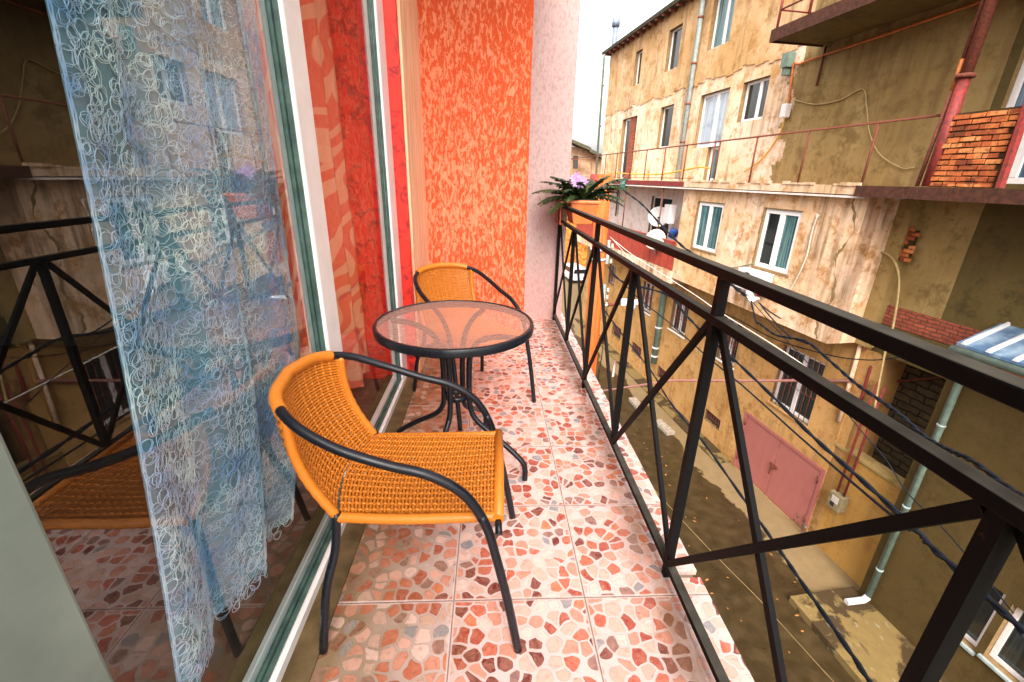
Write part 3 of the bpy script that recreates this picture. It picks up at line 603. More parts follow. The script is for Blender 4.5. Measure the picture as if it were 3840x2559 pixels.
def window(par, h, w, style='pvc', mull=.5, pane='pane_teal', fr=.07, label=None, tilt=False):
    u0, u1, z0, z1 = h; e = .003; u0 += e; u1 -= e; z0 += e; z1 -= e; fr = min(fr, (u1-u0)*.16); b = MB()
    b.fbox(u0, u1, w, w+.06, z0, z0+fr); b.fbox(u0, u1, w, w+.06, z1-fr, z1); b.fbox(u0, u0+fr, w, w+.06, z0+fr, z1-fr); b.fbox(u1-fr, u1, w, w+.06, z0+fr, z1-fr)
    ms = mull if isinstance(mull, (list, tuple)) else ([mull] if mull else [])
    for q in ms:
        c = u0+(u1-u0)*q; b.fbox(c-fr*.75, c+fr*.75, w-.008, w+.055, z0+fr, z1-fr)
    o = b.build('window', M['white'], par, bevel=.006)
    if label: o['label'] = label
    es = [u0]+[u0+(u1-u0)*q for q in ms]+[u1]
    for k in range(len(es)-1):
        b = MB(); w2 = w+.032; b.face([F(es[k+1], w2, z0), F(es[k], w2, z0), F(es[k], w2, z1), F(es[k+1], w2, z1)])
        b.build('pane', M[pane if isinstance(pane, str) else pane[k]], o)
    return o
B = thing('apartment_building', F(16, 9.6, ZS), 'weathered ochre apartment building with white framed windows across the street', 'building')
hA = rect([(2385, 198), (2410, 181), (2396, 319), (2373, 321)], WG); hB = rect([(2510, 118), (2561, 83), (2539, 258), (2492, 267)], WG); hC = rect([(2675, -40), (2775, -90), (2731, 158), (2661, 187)], WG)
hD = rect([(2331, 451), (2387, 434), (2372, 640), (2320, 646)], WG); hE = rect([(2476, 405), (2528, 390), (2507, 554), (2464, 557)], WG); hF = rect([(2628, 359), (2738, 327), (2702, 548), (2602, 557)], WG)
hG = rect([(2786, 313), (2887, 281), (2860, 448), (2766, 458)], WG)
U0, U1 = 7.02, 25.9; ZB = 4.70
hD = (hD[0], hD[1], 1.22, hD[3]); ub = hF[0]+(hF[1]-hF[0])*.42; hF2 = (hF[0], ub, 1.22, hF[2]+.0)
M['ochreshade'] = plaster('shade_toned_ochre_render', (.36, .25, .105), (.26, .17, .06), (.17, .105, .032), .55, .8, .5)  # shade around the iron balcony put into the plaster colour, ragged at its edge
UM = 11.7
b = MB(); pierced(b, UM, U1, 1.2, ZB, WG, [hD, hE, hF, hF2, hG], .2); b.build('wall', [M['palepl'], M['reveal']], B)
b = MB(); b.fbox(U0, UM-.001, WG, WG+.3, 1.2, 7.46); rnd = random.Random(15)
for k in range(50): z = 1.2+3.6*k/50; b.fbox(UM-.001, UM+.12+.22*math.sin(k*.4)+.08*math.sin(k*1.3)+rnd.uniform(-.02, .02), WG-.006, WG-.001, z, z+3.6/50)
b.build('wall', [M['ochreshade'], M['reveal']], B)
b = MB(); pierced(b, UM, U1, ZB+.0, 7.46, WG, [hA, hB, hC], .22); b.build('wall', [M['upplast'], M['reveal']], B)
b = MB(); rnd = random.Random(5); n = 70                               # ragged lower edge of the thicker upper render coat
for k in range(n):
    a, c = U0+4.8+(U1-U0-4.8)*k/n, U0+4.8+(U1-U0-4.8)*(k+1)/n; z = ZB-.05-.16*abs(math.sin(k*.31))-rnd.uniform(0, .10); z2 = ZB+.25
    b.fbox(a, c, WG-.028, WG-.004, z, z2)
b.build('render_edge', M['upplast'], B)
# gable end of the far corner
b = MB(); b.face([F(U1, WG+.301, ZS), F(U1, WG+.301, 7.46), F(U1, WG+9, 9.5), F(U1, WG+9, ZS)]); b.build('gable_wall', M['upplast'], B)
window(B, hA, WG+.15, mull=None, pane='pane_dark'); window(B, hB, WG+.15, mull=None, pane='pane_dark'); window(B, hC, WG+.15, mull=.45, pane='pane_teal')
window(B, hE, WG+.14, mull=None, pane='pane_dark'); window(B, hF, WG+.13, mull=.46, pane=['pane_sky', 'pane_sky'], fr=.09); window(B, hF2, WG+.13, mull=None, pane='pane_teal', fr=.09)
window(B, hG, WG+.14, mull=.42, pane='pane_dark', fr=.08)
o = window(B, (hD[0]+(hD[1]-hD[0])*.5, hD[1]-.12, hD[2], hD[3]), WG+.14, mull=None, pane='pane_dark', fr=.09)
b = MB(); b.fbox(hD[0]+.30, hD[0]+(hD[1]-hD[0])*.5-.01, WG+.06, WG+.3, 1.23, hD[3]-.01); b.build('brick_infill', M['redbrick'], B)
window(B, (hD[0], hD[0]+.28, 2.6, hD[3]), WG+.14, mull=None, pane='pane_dark', fr=.06)
# roof with eaves
b = MB(); b.hexa([F(-1, 9.25, 7.47), F(26.3, 9.25, 7.47), F(26.3, 19, 9.6), F(-1, 19, 9.6), F(-1, 9.22, 7.60), F(26.3, 9.22, 7.60), F(26.3, 19, 9.75), F(-1, 19, 9.75)]); rf = b.build('roof', M['darkroof'], B)
for k in range(12, 46): b = MB(); b.fbox(.2+k*.57, .28+k*.57, 9.28, 9.59, 7.37, 7.468); b.build('rafter_end', M['rust'], rf)
b = MB(); p = at(2301, 190, 11.5); b.tube([p-V((0, 0, 1)), p+V((0, 0, 1.25))], .17, 12); b.tube([p+V((0, 0, 1.251)), p+V((0, 0, 1.68))], .25, 12); b.build('chimney', simple('blue_grey_flue_metal', (.10, .13, .19), (.16, .19, .25), .5, 6, .1), rf)
# overhanging storey
UJ0, UJ1 = 7.93, 14.95; ZJ = -2.2
hW1 = rect([(2620, 754), (2712, 770), (2685, 953), (2597, 928)], WJ); hW2 = rect([(2870, 783), (3006, 795), (2953, 1032), (2827, 997)], WJ)
b = MB(); pierced(b, UJ0, UJ1, ZJ, 1.0, WJ, [hW1, hW2], .16, thick=.35); b.face([F(UJ0, WJ, ZJ), F(UJ1, WJ, ZJ), F(UJ1, WG+.2, ZJ), F(UJ0, WG+.2, ZJ)], 0)
b.face([F(UJ0, WJ+.001, ZJ), F(UJ0, WG, ZJ), F(UJ0, WG, 1.0), F(UJ0, WJ+.001, 1.0)], 0); b.face([F(UJ1, WJ+.001, ZJ), F(UJ1, WB, ZJ), F(UJ1, WB, 1.0), F(UJ1, WJ+.001, 1.0)], 0)
b.build('overhanging_wall', [M['jetpl'], M['reveal']], B)
window(B, hW1, WJ+.03, mull=.5, pane='pane_teal', fr=.10, label='smaller white window beside the drain pipe'); window(B, hW2, WJ+.03, mull=.5, pane=['pane_teal', 'pane_dark'], fr=.11, label='larger white window above the air conditioner')
for h in (hW1, hW2):
    b = MB(); rnd = random.Random(9)
    for k in range(16):
        a = h[0]-.07+(h[1]-h[0]+.14)*k/16; b.fbox(a, a+(h[1]-h[0]+.14)/16, WJ-.012, WJ-.002, h[2]-.05-rnd.uniform(0, .04), h[2]-.004)
        a = h[2]+(h[3]-h[2])*k/16; b.fbox(h[1]+.004, h[1]+.05+rnd.uniform(0, .035), WJ-.012, WJ-.002, a, a+(h[3]-h[2])/16)
    b.fbox(h[0]-.03, h[1]+.05, WJ-.012, WJ-.002, h[3]+.004, h[3]+.03); b.build('crumbling_surround', M['reveal'], B)
# ragged end pilaster of the overhanging storey, plaster broken off
b = MB(); rnd = random.Random(2); cl = []; n = 60
for k in range(n+1):
    z = ZJ+.02+3.15*k/n; a = UJ0+.24+.10*math.sin(k*.23)+.02*math.sin(k*.9)+rnd.uniform(-.012, .012); cl.append((a, a+max(.008, .035+.04*math.sin(k*.37)+rnd.uniform(-.02, .03)), z))
for (a, c, z), (a2, c2, z2) in zip(cl[:-1], cl[1:]): b.face([F(c, WJ-.004, z), F(a, WJ-.004, z), F(a2, WJ-.004, z2), F(c2, WJ-.004, z2)])
b.build('plaster_crack', M['reveal'], B)
# recessed white storey and its balcony
hX = rect([(2442, 738), (2520, 738), (2510, 850), (2435, 850)], WB); hX = (hX[0], hX[1], -1.9, hX[3]); hY = rect([(2312, 715), (2326, 715), (2317, 812), (2308, 812)], WB)
b = MB(); pierced(b, UJ1-.2, U1+1.2, -2.2, 1.0, WB, [hX, hY], .15); b.build('white_wall', [M['whitepl'], M['reveal']], B)
window(B, hX, WB+.1, mull=.6, pane='pane_dark', fr=.08, label='narrow balcony door frame in the white wall'); window(B, hY, WB+.1, mull=None, pane='pane_dark', fr=.05)
b = MB(); b.fbox(UJ1+.001, U1+1.2, WJ-.02, WB+.1, -2.44, -1.98); b.build('balcony_floor', M['palepl'], B)
b = MB(); z0, z1 = -1.96, -.93
b.fbox(UJ1+.01, U1+1.0, WJ, WJ+.02, z0, z1)
k = UJ1+.3
while k < U1+.9: b.fbox(k, k+.05, WJ-.018, WJ-.001, z0+.02, z1-.01); k += .55
b.fbox(UJ1+.01, U1+1.0, WJ-.03, WJ+.05, z1+.001, z1+.04); b.build('balcony_parapet', M['redsheet'], B)
b = MB(); b.fbox(15.3, 15.75, WB-.25, WB-.003, -2.0, .95); b.build('service_duct', M['pane_teal'], B)
# ground storey
G1 = rect([(2947, 1290), (3098, 1373), (3025, 1600), (2880, 1500)], WG); G2 = rect([(2716, 1185), (2790, 1222), (2745, 1378), (2682, 1338)], WG); G3 = rect([(2530, 1108), (2590, 1130), (2563, 1268), (2507, 1227)], WG)
G4 = rect([(2412, 1050), (2452, 1072), (2437, 1182), (2405, 1160)], WG); G5 = rect([(2288, 990), (2312, 1000), (2299, 1072), (2278, 1060)], WG)
V1 = rect([(2296, 1212), (2330, 1233), (2325, 1277), (2293, 1258)], WG); V2 = rect([(2371, 1283), (2404, 1304), (2403, 1347), (2366, 1320)], WG); V3 = rect([(2468, 1373), (2500, 1394), (2490, 1430), (2460, 1416)], WG); V4 = rect([(2647, 1530), (2703, 1580), (2693, 1622), (2640, 1567)], WG)
GD = rect([(2783, 1526), (3107, 1777), (3012, 1997), (2763, 1760)], WG); GD = (GD[0], GD[1], ZS+.03, GD[3])
allh = [G1, G2, G3, G4, G5, V1, V2, V3, V4, GD]
b = MB(); pierced(b, 7.72, U1+1.2, ZS-.1, ZJ-.001, WG, allh, .2); b.build('wall', [M['groundpl'], M['reveal']], B)
for h in (G1, G2, G3, G4, G5):
    o = window(B, h, WG+.12, mull=.5, pane='pane_dark', fr=.09); b = MB(); n = 9
    for k in range(n):
        u = h[0]+.03+(h[1]-h[0]-.06)*k/(n-1); b.tube([F(u, WG+.04, h[2]+.01), F(u, WG+.04, h[3]-.01)], .011, 6)
        if k < n-1:
            c = u+(h[1]-h[0]-.06)/(n-1)/2; b.tube([F(c+math.cos(a*.7)*.09, WG+.045, h[2]+.5*(h[3]-h[2])+math.sin(a*.7)*.16) for a in range(10)], .007, 5)
    b.build('window_grille', M['rust'], o)
    b = MB(); b.fbox(h[0]-.05, h[1]+.05, WG-.05, WG+.1, h[2]-.045, h[2]-.002); b.build('sill', M['white'] if h in (G4, G3, G2) else M['groundpl'], o)
for h in (V1, V2, V3, V4):
    b = MB(); b.face([F(h[1], WG+.15, h[2]), F(h[0], WG+.15, h[2]), F(h[0], WG+.15, h[3]), F(h[1], WG+.15, h[3])]); o = b.build('cellar_vent', M['dark'], B); b = MB()
    for k in range(7):
        u = h[0]+.03+(h[1]-h[0]-.06)*k/6; b.tube([F(u, WG+.05, h[2]+.01), F(u, WG+.05, h[3]-.01)], .01, 5)
        if k < 6: b.tube([F(u+(h[1]-h[0])/12+math.cos(a*.6)*.06, WG+.055, h[2]+.62*(h[3]-h[2])+math.sin(a*.6)*.09) for a in range(11)], .007, 5)
    b.build('grille', M['rust'], o)
# garage door
u0, u1, z0, z1 = GD; um = (u0+u1)/2; gd = None
b = MB(); b.fbox(u0+.004, u1-.004, WG+.02, WG+.05, z0, z1-.004); 
for a, c, d, e in ((u0+.004, u1-.004, z1-.09, z1-.004), (u0+.004, u0+.10, z0, z1-.09), (u1-.10, u1-.004, z0, z1-.09)): b.fbox(a, c, WG-.03, WG+.0195, d, e)
gd = b.build('garage_door', M['pinkdoor'], B)
for a, c in ((u0+.11, um-.008), (um+.008, u1-.11)):
    b = MB(); b.fbox(a, c, WG-.004, WG+.0195, z0+.02, z1-.10); b.build('door_leaf', M['pinkdoor'], gd, bevel=.004)
b = MB(); b.fbox(um-.16, um+.12, WG-.035, WG-.0045, z0+1.05, z0+1.13); b.fbox(um-.03, um+.03, WG-.06, WG-.0355, z0+.96, z0+1.10); b.fbox(um+.05, um+.09, WG-.03, WG-.0045, z0+.75, z0+.98); b.build('latch', M['rust'], gd)
b = MB()
for z in (z0+.3, z0+1.6):
    for u in (u0+.11, u1-.11): b.tube([F(u, WG-.03, z), F(u, WG-.03, z+.22)], .022, 8)
b.build('hinge', M['rust'], gd)
b = MB(); b.fbox(u0+.16, u0+.42, WG-.012, WG-.0045, z0+.95, z0+1.2); b.build('vent_plate', M['pinkdoor'], gd)
# gallery slab in front of the upper wall
b = MB(); b.fbox(UJ0+.12, U1+3.6, 8.52, WG-.001, 1.02, 1.20); b.build('gallery_slab', M['palepl'], B)
b = MB(); b.fbox(UJ1-.2, U1+3.6, 8.50, 8.519, 1.03, 1.19); b.build('rusty_edge_beam', M['redrust'], B)
b = MB(); b.fbox(1.0, UJ0+.119, 8.45, WG-.002, 1.00, 1.19); b.build('gallery_slab', M['slabconc'], B); b = MB(); b.fbox(1.0, UJ0+.119, 8.42, 8.449, .99, 1.2); b.build('rusty_edge_beam', M['darkred'], B)
b = MB(); b.fbox(UJ0-.05, U1+3, 8.50, 8.54, .955, .995); b.build('pale_drip_edge', M['whitepl'], B)
rnd = random.Random(8); b = MB()
for k in range(34): 
    u = UJ0+.2+k*.5+rnd.uniform(-.2, .2); b.fbox(u, u+rnd.uniform(.15, .5), 8.495+rnd.uniform(0, .015), 8.5195, 1.19, 1.22+rnd.uniform(0, .05))
b.build('crumbling_edge', M['palepl'], B)

# ------------------------------------------------------------------ gallery railing
gr = thing('gallery_railing', F(14, 8.6, 1.2), 'thin rusty iron railing along the open gallery of the ochre building', 'railing')
ZR = 2.36; WR = 8.62
b = MB(); b.tube([F(6.95, WR, ZR), F(U1+3.4, WR, ZR)], .022, 8); b.build('top_rail', M['rust'], gr)
b = MB(); b.tube([F(UJ1-.5, WR, 1.30), F(U1+3.4, WR, 1.30)], .014, 6); b.build('lower_rail', M['rust'], gr)
for x, y in ((2270, 620), (2312, 610), (2366, 600), (2424, 590), (2494, 575), (2576, 560), (2682, 545), (2701, 540), (2842, 515), (3038, 490), (3300, 450)):
    u = uz(at(x, y, WR))[0]; b = MB(); b.tube([F(u, WR, 1.201), F(u, WR, ZR-.02)], .024, 8); b.build('post', M['rust'], gr)
# struts hanging to the parapet below
for x, y, lab in ((2350, 700, 'thin rusty iron strut in front of the white wall, left of the satellite dishes'), (2490, 700, 'dark rusty iron strut in front of the white wall, running down behind the white dish')):
    u = uz(at(x, y, 8.6))[0]; b = MB(); b.tube([F(u, 8.6, -.93), F(u, 8.6, 1.0)], .026, 8); tag(b.build('iron_strut', M['rust']), lab, 'strut', 'struts between gallery and parapet')

# ------------------------------------------------------------------ drain pipes, lantern, drum, dishes, air conditioner
def drain(name, pts, r, m, label, foot=None, bands=()):
    t = thing(name, pts[-1], label, 'drain pipe'); b = MB(); b.tube(pts, r, 12); b.build('pipe', m, t)
    for p in bands:
        q = V(p); b = MB(); b.tube([q-V((0, 0, .035)), q+V((0, 0, .035))], r*1.18, 12); b.build('clamp', M['rust'] if foot != 'w' else M['alu'], t)
    return t
u = uz(at(2595, 300, 9.5))[0]
drain('drain_pipe', [F(u, 9.3, 7.45), F(u, 9.48, 7.1), F(u, 9.48, 1.21)], .085, M['zinc'], 'tall grey zinc drain pipe on the upper wall of the ochre building', None, [F(u, 9.48, z) for z in (6.6, 5.2, 3.9, 2.6)])
u = uz(at(2470, 1230, 9.48))[0]
drain('drain_pipe', [F(u, 9.2, ZJ-.01), F(u, 9.48, ZJ-.35), F(u, 9.48, ZS+1.2)], .13, M['greenzinc'], 'thick green grey drain pipe on the ground floor wall between barred windows', 'w', [F(u, 9.48, z) for z in (ZS+1.55, ZS+1.95, ZS+2.9)])
u = U1+.12
drain('drain_pipe', [F(u-.2, 9.2, 7.4), F(u+.05, 9.3, 7.0), F(u+.05, 9.4, 1.3)], .06, M['greenzinc'], 'thin green drain pipe at the far corner of the ochre building', None, [F(u+.05, 9.38, z) for z in (6, 4, 2.4)])
# lantern
p = at(2338, 690, 8.45); lt = thing('hanging_lantern', p, 'small dark green lantern hanging under the gallery edge', 'lantern')
M['greenglass'] = simple('dark_green_lantern_glass', (.02, .07, .06), (.06, .16, .13), .2, 8, .05)
b = MB(); b.lathe(p+V((0, 0, -.28)), [(.0, 0), (.10, .02), (.16, .26), (.13, .42), (.05, .5)], 8, smooth=False); b.build('shade', M['greenglass'], lt)
b = MB(); b.tube([p+V((0, 0, .2)), p+V((0, 0, .36))], .035, 8); b.tube([p+V((0, 0, .1))-FU*.2, p+V((0, 0, .1))+FU*.2+FN*.2], .02, 6); b.build('bracket', M['rust'], lt)
p = at(2240, 700, 8.75); b = MB(); b.lathe(p+V((0, 0, 0)), [(0, 0), (.42, 0), (.43, .3), (.42, .62), (.40, .62), (.40, .5), (0, .5)], 24); tag(b.build('rusty_drum', M['redrust']), 'rusty red open drum standing at the far end of the gallery', 'drum')
b = MB(); 
rw = F(U1+1.6, 8.9, 1.2)
def dish(p, r, aim, label, m, arm=True):
    aim = V(aim).normalized(); t = thing('satellite_dish', p, label, 'satellite dish', 'satellite dishes on the balcony'); b = MB(); prof = [(0, 0)]+[(r*k/6, .22*r*(k/6)**2) for k in range(1, 7)]+[(r*1.01, .22*r-.012), (r*.5, .03*r-.03), (.05, -.04)]
    b.lathe(p, prof, 32, axis=aim); b.build('reflector', m, t); side = aim.cross(V((0, 0, 1))).normalized()
    b = MB(); b.tube([p-aim*.03, p-aim*.16, p-aim*.16-V((0, 0, r*1.25))], .03, 8); b.build('mast', M['zinc'], t)
    b = MB(); b.tube([p-V((0, 0, r*.95))+aim*.2*r, p+aim*r*1.1-V((0, 0, r*.35))], .016, 6); q = p+aim*r*1.1-V((0, 0, r*.35)); b.tube([q, q-aim*.12+V((0, 0, .03))], .04, 8); b.build('receiver_arm', M['blackdull'] if arm else M['white'], t)
dish(at(2458, 900, 8.5), .40, (-.55, -.75, .38), 'grey beige satellite dish hung outside the red parapet', M['dish'])
dish(at(2470, 815, 9.25), .42, (-.25, -.62, .25), 'white satellite dish standing behind the red parapet', M['white'])
p = F(uz(at(2510, 790, 9.0))[0], 9.0, uz(at(2490, 800, 9.0))[1]); b = MB(); b.hexa([p+V(q) for q in ((-.1, -.3, -.35), (.15, -.3, -.35), (.15, .3, -.35), (-.1, .3, -.35), (-.1, -.3, .35), (.15, -.3, .35), (.15, .3, .35), (-.1, .3, .35))]); tg = tag(b.build('boiler_box', M['white'], bevel=.02), 'white boiler box on the white wall beside the dishes', 'boiler')
# objects behind the parapet
p = at(2520, 868, 9.0); b = MB(); b.lathe(p-V((0, 0, .25)), [(0, 0), (.14, 0), (.19, .3), (.20, .34), (.17, .34), (0, .1)], 20, axis=(.35, -.2, 1)); tag(b.build('blue_bucket', simple('blue_plastic', (.03, .10, .38), None, .4, 6, .05)), 'blue plastic bucket tilted on the end of the red parapet', 'bucket')
# air conditioner
q = rect([(2765, 1010), (2866, 1045), (2855, 1090), (2760, 1065)], WJ-.33); ac = thing('air_conditioner', F(q[0], WJ-.33, q[2]), 'white air conditioner unit under the larger window of the overhanging storey', 'air conditioner')
u1 = uz(at(2768, 1010, WJ-.33))[0]; u0 = uz(at(2862, 1045, WJ-.33))[0]; zt = (uz(at(2768, 1003, WJ-.33))[1]+uz(at(2862, 1028, WJ-.33))[1])/2; zb = zt-.56
b = MB(); b.fbox(u0, u1, WJ-.33, WJ-.03, zb, zt); b.build('body', M['white'], ac, bevel=.02)
c = F(u0+(u1-u0)*.60, WJ-.332, zb+.28); b = MB(); b.lathe(c, [(.21, 0), (.22, .012), (.18, .02), (.06, .015), (0, .015)], 28, axis=-FN); b.build('fan_grille', M['blackdull'], ac)
b = MB(); b.fbox(u0+.03, u0+.2, WJ-.336, WJ-.3305, zb+.08, zb+.3); b.build('service_panel', M['orangerust'], ac)
b = MB(); b.fbox(u0+.1, u0+.14, WJ-.36, WJ-.001, zb-.05, zb-.003); b.fbox(u1-.14, u1-.1, WJ-.36, WJ-.001, zb-.05, zb-.003); b.build('bracket', M['rust'], ac)
b = MB(); b.tube(smooth_path([at(2672, 1004, WJ-.03), at(2740, 1005, WJ-.03), at(2800, 995, WJ-.03), at(2825, 988, WJ-.03)], 6), .014, 6); tag(b.build('window_cable', M['greenzinc']), 'short green cable along the wall under the larger window', 'cable')
b = MB(); b.tube(smooth_path([at(3066, 810, WJ-.03), at(3045, 870, WJ-.03), at(3025, 960, WJ-.03), at(2990, 1040, WJ-.03), at(2958, 1097, WJ-.03)], 6), .022, 6); b.tube([at(3066, 810, WJ-.03), at(3064, 800, WJ+.1)], .04, 8); tag(b.build('drain_hose', M['dish']), 'pale grey hose hanging down the wall right of the larger window', 'hose')

# ------------------------------------------------------------------ upper iron balcony, red column, brick parapet, recessed walls on the right
ib = thing('iron_balcony', F(9, 8.9, 4.4), 'upper balcony slab with red iron railing jutting from the ochre building', 'balcony')
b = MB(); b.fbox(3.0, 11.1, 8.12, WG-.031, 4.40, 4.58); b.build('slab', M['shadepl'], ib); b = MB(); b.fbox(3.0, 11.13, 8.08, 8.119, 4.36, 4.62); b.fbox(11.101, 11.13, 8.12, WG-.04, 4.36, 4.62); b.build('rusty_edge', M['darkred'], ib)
for z in (5.0, 5.35, 5.7): b = MB(); b.tube([F(3, 8.16, z), F(11.05, 8.16, z), F(11.05, WG-.05, z)], .02, 6); b.build('rail', M['redrust'], ib)
for k in range(9): b = MB(); b.tube([F(11.05-.95*k, 8.16, 4.6), F(11.05-.95*k, 8.16, 5.7)], .028, 6); b.build('post', M['redrust'], ib)
b = MB(); b.tube([F(11.0, WG-.06, 4.36), F(11.0, WG-.06, 3.5)], .03, 6); b.build('strut', M['rust'], ib)
u = 6.86; b = MB(); b.tube([F(u-.10, 8.52, 1.21), F(u-.117, 8.52, 2.86)], .085, 12); rc_ = thing('red_iron_column', F(u, 8.52, 1.2), 'thick red painted iron column standing on the right end of the gallery', 'column'); b.build('column', M['redrust'], rc_); b = MB(); b.tube([F(u-.117, 8.52, 2.861), F(u-.118, 8.52, 2.92)], .13, 12); b.tube([F(u-.118, 8.52, 2.921), F(u-.16, 8.52, 6.5)], .082, 12); b.build('upper_column', M['rust'], rc_)
b = MB(); b.tube([F(u+.06, 8.50, 1.21), F(u-.0, 8.50, 2.7)], .03, 8); b.tube([F(u-.005, 8.50, 3.15), F(u-.06, 8.50, 6.5)], .03, 8); b.build('side_pipe', M['rust'], rc_); b = MB(); b.tube([F(u-.0, 8.50, 2.701), F(u-.005, 8.50, 3.149)], .034, 8); b.build('orange_sleeve', M['orangerust'], rc_)
def bricks(b, u0, u1, w, z0, z1, L=.235, H=.066, g=.024, seed=1, ragged=0):
    rnd = random.Random(seed); z = z0+.01; r = 0
    while z+H < z1:
        u = u0-(L*.5 if r % 2 else 0)-rnd.uniform(0, .05)
        while u < u1:
            l = L*rnd.uniform(.75, 1.1); a, c = max(u, u0+.005), min(u+l, u1-.005); u += l+g
            if c-a < .05 or (ragged and rnd.random() < ragged and (a < u0+.15 or c > u1-.15)): continue
            d = rnd.uniform(0, .016); q = [rnd.uniform(-.007, .007) for _ in range(4)]
            b.hexa([F(a, w-.02-d, z+q[0]), F(c, w-.02-d, z+q[1]), F(c, w+.004, z+q[1]), F(a, w+.004, z+q[0]), F(a, w-.02-d, z+H+q[2]), F(c, w-.02-d, z+H+q[3]), F(c, w+.004, z+H+q[3]), F(a, w+.004, z+H+q[2])], 1)
        z += H+g*.8; r += 1
def mat_loose_brick():
    m = Mat('old_orange_bricks', .9, .15); x, y, z = m.sep(); v = m.map((4.2, 4.2, 11.1)); cell = m.N('ShaderNodeTexWhiteNoise', {0: m.N('ShaderNodeVectorMath', {0: v}, operation='FLOOR').outputs[0]}).outputs[0]
    c = m.ramp(cell, [(0., (.16, .04, .018)), (.35, (.36, .085, .03)), (.65, (.52, .15, .045)), (1., (.60, .24, .08))]); c = m.mix(m.ramp(m.noise(14, 5), [(.5, 0.), (.72, .8)]), c, (.10, .045, .02)); m.base(c); m.bump(m.noise(50, 5), .5, .01); return m.m
M['loose'] = mat_loose_brick(); M['mortar'] = simple('dark_mortar', (.075, .048, .02), (.04, .025, .011), .95, 20, .6, .1)
b = MB(); b.fbox(5.78, 6.72, 8.50, 8.66, 1.205, 2.34); bricks(b, 5.78, 6.72, 8.499, 1.21, 2.36); tag(b.build('brick_parapet', [M['mortar'], M['loose']]), 'short orange brick parapet beside the red iron column', 'parapet')
b = MB(); b.bar(F(5.66, 8.46, 1.21), F(5.72, 8.46, 2.5), .06, .10, FN); tag(b.build('iron_post', M['redrust']), 'dark iron post at the right end of the brick parapet', 'post')
# right-hand annex of the building, with shade-darkened render
A = thing('annex_building', F(4, 9.9, ZS), 'dark olive annex with brick band right of the ochre building', 'building')
hR = (5.2, 6.86, 1.28, 4.2)
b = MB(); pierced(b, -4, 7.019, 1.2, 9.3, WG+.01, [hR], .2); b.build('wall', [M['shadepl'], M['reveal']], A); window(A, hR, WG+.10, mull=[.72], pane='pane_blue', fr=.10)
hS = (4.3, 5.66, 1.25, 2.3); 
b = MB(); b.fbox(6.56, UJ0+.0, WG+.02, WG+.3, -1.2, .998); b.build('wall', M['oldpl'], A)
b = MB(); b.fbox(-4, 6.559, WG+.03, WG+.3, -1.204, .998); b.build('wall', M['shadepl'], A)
b = MB(); b.fbox(7.60, UJ0-.01, WG-.16, WG+.0195, ZJ, .95); b.build('rusty_pipe_chase', M['oldpl'], A); b = MB(); b.tube([F(7.84, WG-.06, .95), F(7.80, WG-.06, -2.1)], .05, 8); b.build('vertical_pipe', M['rust'], A)
b = MB(); b.fbox(1.0, 7.598, WG+.0, WG+.32, -1.62, -1.205); b.build('brick_band', M['redbrick'], A)
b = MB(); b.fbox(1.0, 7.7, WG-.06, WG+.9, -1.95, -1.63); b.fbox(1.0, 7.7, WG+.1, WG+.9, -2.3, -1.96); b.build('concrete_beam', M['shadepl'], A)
b = MB(); b.fbox(-4, 9, WG+.9, WG+1.2, ZS-.1, -1.63); b.build('stone_wall', M['darkbrick'], A)
b = MB(); b.fbox(7.48, 7.72, WG+.02, WG+.9, ZS, -2.31); b.build('corner_pier', M['groundpl'], A)
b = MB(); b.tube([F(7.86, WG-.05, -2.2), F(7.78, WG-.05, -4.2)], .045, 8); tag(b.build('corner_pipe', M['palepl']), 'pale vertical pipe at the corner of the ground floor wall', 'pipe')
# brick patch with bracing strut under the gallery
b = MB(); 
P0 = at(3375, 910, WG-.10); u, z = uz(P0); b.fbox(u-.22, u+.25, WG-.10, WG+.019, z-.26, z+.26); bricks(b, u-.34, u+.36, WG-.101, z-.36, z+.36, seed=3, ragged=.25); tag(b.build('brick_patch', [M['mortar'], M['loose']]), 'small square patch of bare bricks on the recessed wall', 'brick patch')
b = MB(); b.tube([at(3252, 710, 9.0), at(3318, 905, WG-.15)], .035, 6); tag(b.build('bracing_strut', M['rust']), 'slanting rusty strut from the gallery slab to the bare brick patch', 'strut')
# low ochre wall
LW = -4.85
b = MB(); b.fbox(5.9, 7.7195, WG+.02, WG+.28, ZS-.1, LW); t = thing('low_ochre_wall', F(6.8, WG+.1, ZS), 'low ochre yard wall with coping right of the pink garage door', 'wall'); M['ochre2'] = plaster('deep_ochre_render', (.42, .24, .06), (.36, .19, .045), (.30, .14, .03), .5, .4, .3); b.build('wall', M['ochre2'], t); b = MB(); b.fbox(5.88, 7.72, WG-.02, WG+.32, LW+.001, LW+.07); b.build('coping', M['oldpl'], t)
# meter box with conduits
M['metergrey'] = simple('dirty_meter_box_paint', (.20, .16, .085), (.13, .10, .05), .7, 9, .2); q = at(3142, 1868, WG-.12); mb = thing('meter_box', q, 'grey electric meter box on the ochre wall beside the garage door', 'meter box'); u, z = uz(q); z -= .1
b = MB(); b.fbox(u-.17, u+.17, WG-.20, WG+.019, z-.22, z+.22); b.build('case', M['metergrey'], mb, bevel=.015); b = MB(); b.fbox(u-.10, u+.08, WG-.206, WG-.2005, z-.02, z+.16); b.build('window_plate', M['dish'], mb); b = MB(); b.fbox(u-.02, u+.08, WG-.2065, WG-.2005, z-.14, z-.025); b.build('dark_slot', M['blackdull'], mb)
for k in (-.09, .09): b = MB(); b.tube([F(u+k, WG-.08, z+.221), F(u+k, WG-.08, -4.0), F(u+k*.9, WG-.02, -2.9)], .028, 8); b.build('conduit', M['redrust'], mb)
b = MB(); rnd = random.Random(4); c = at(3008, 1985, WG-.05); 
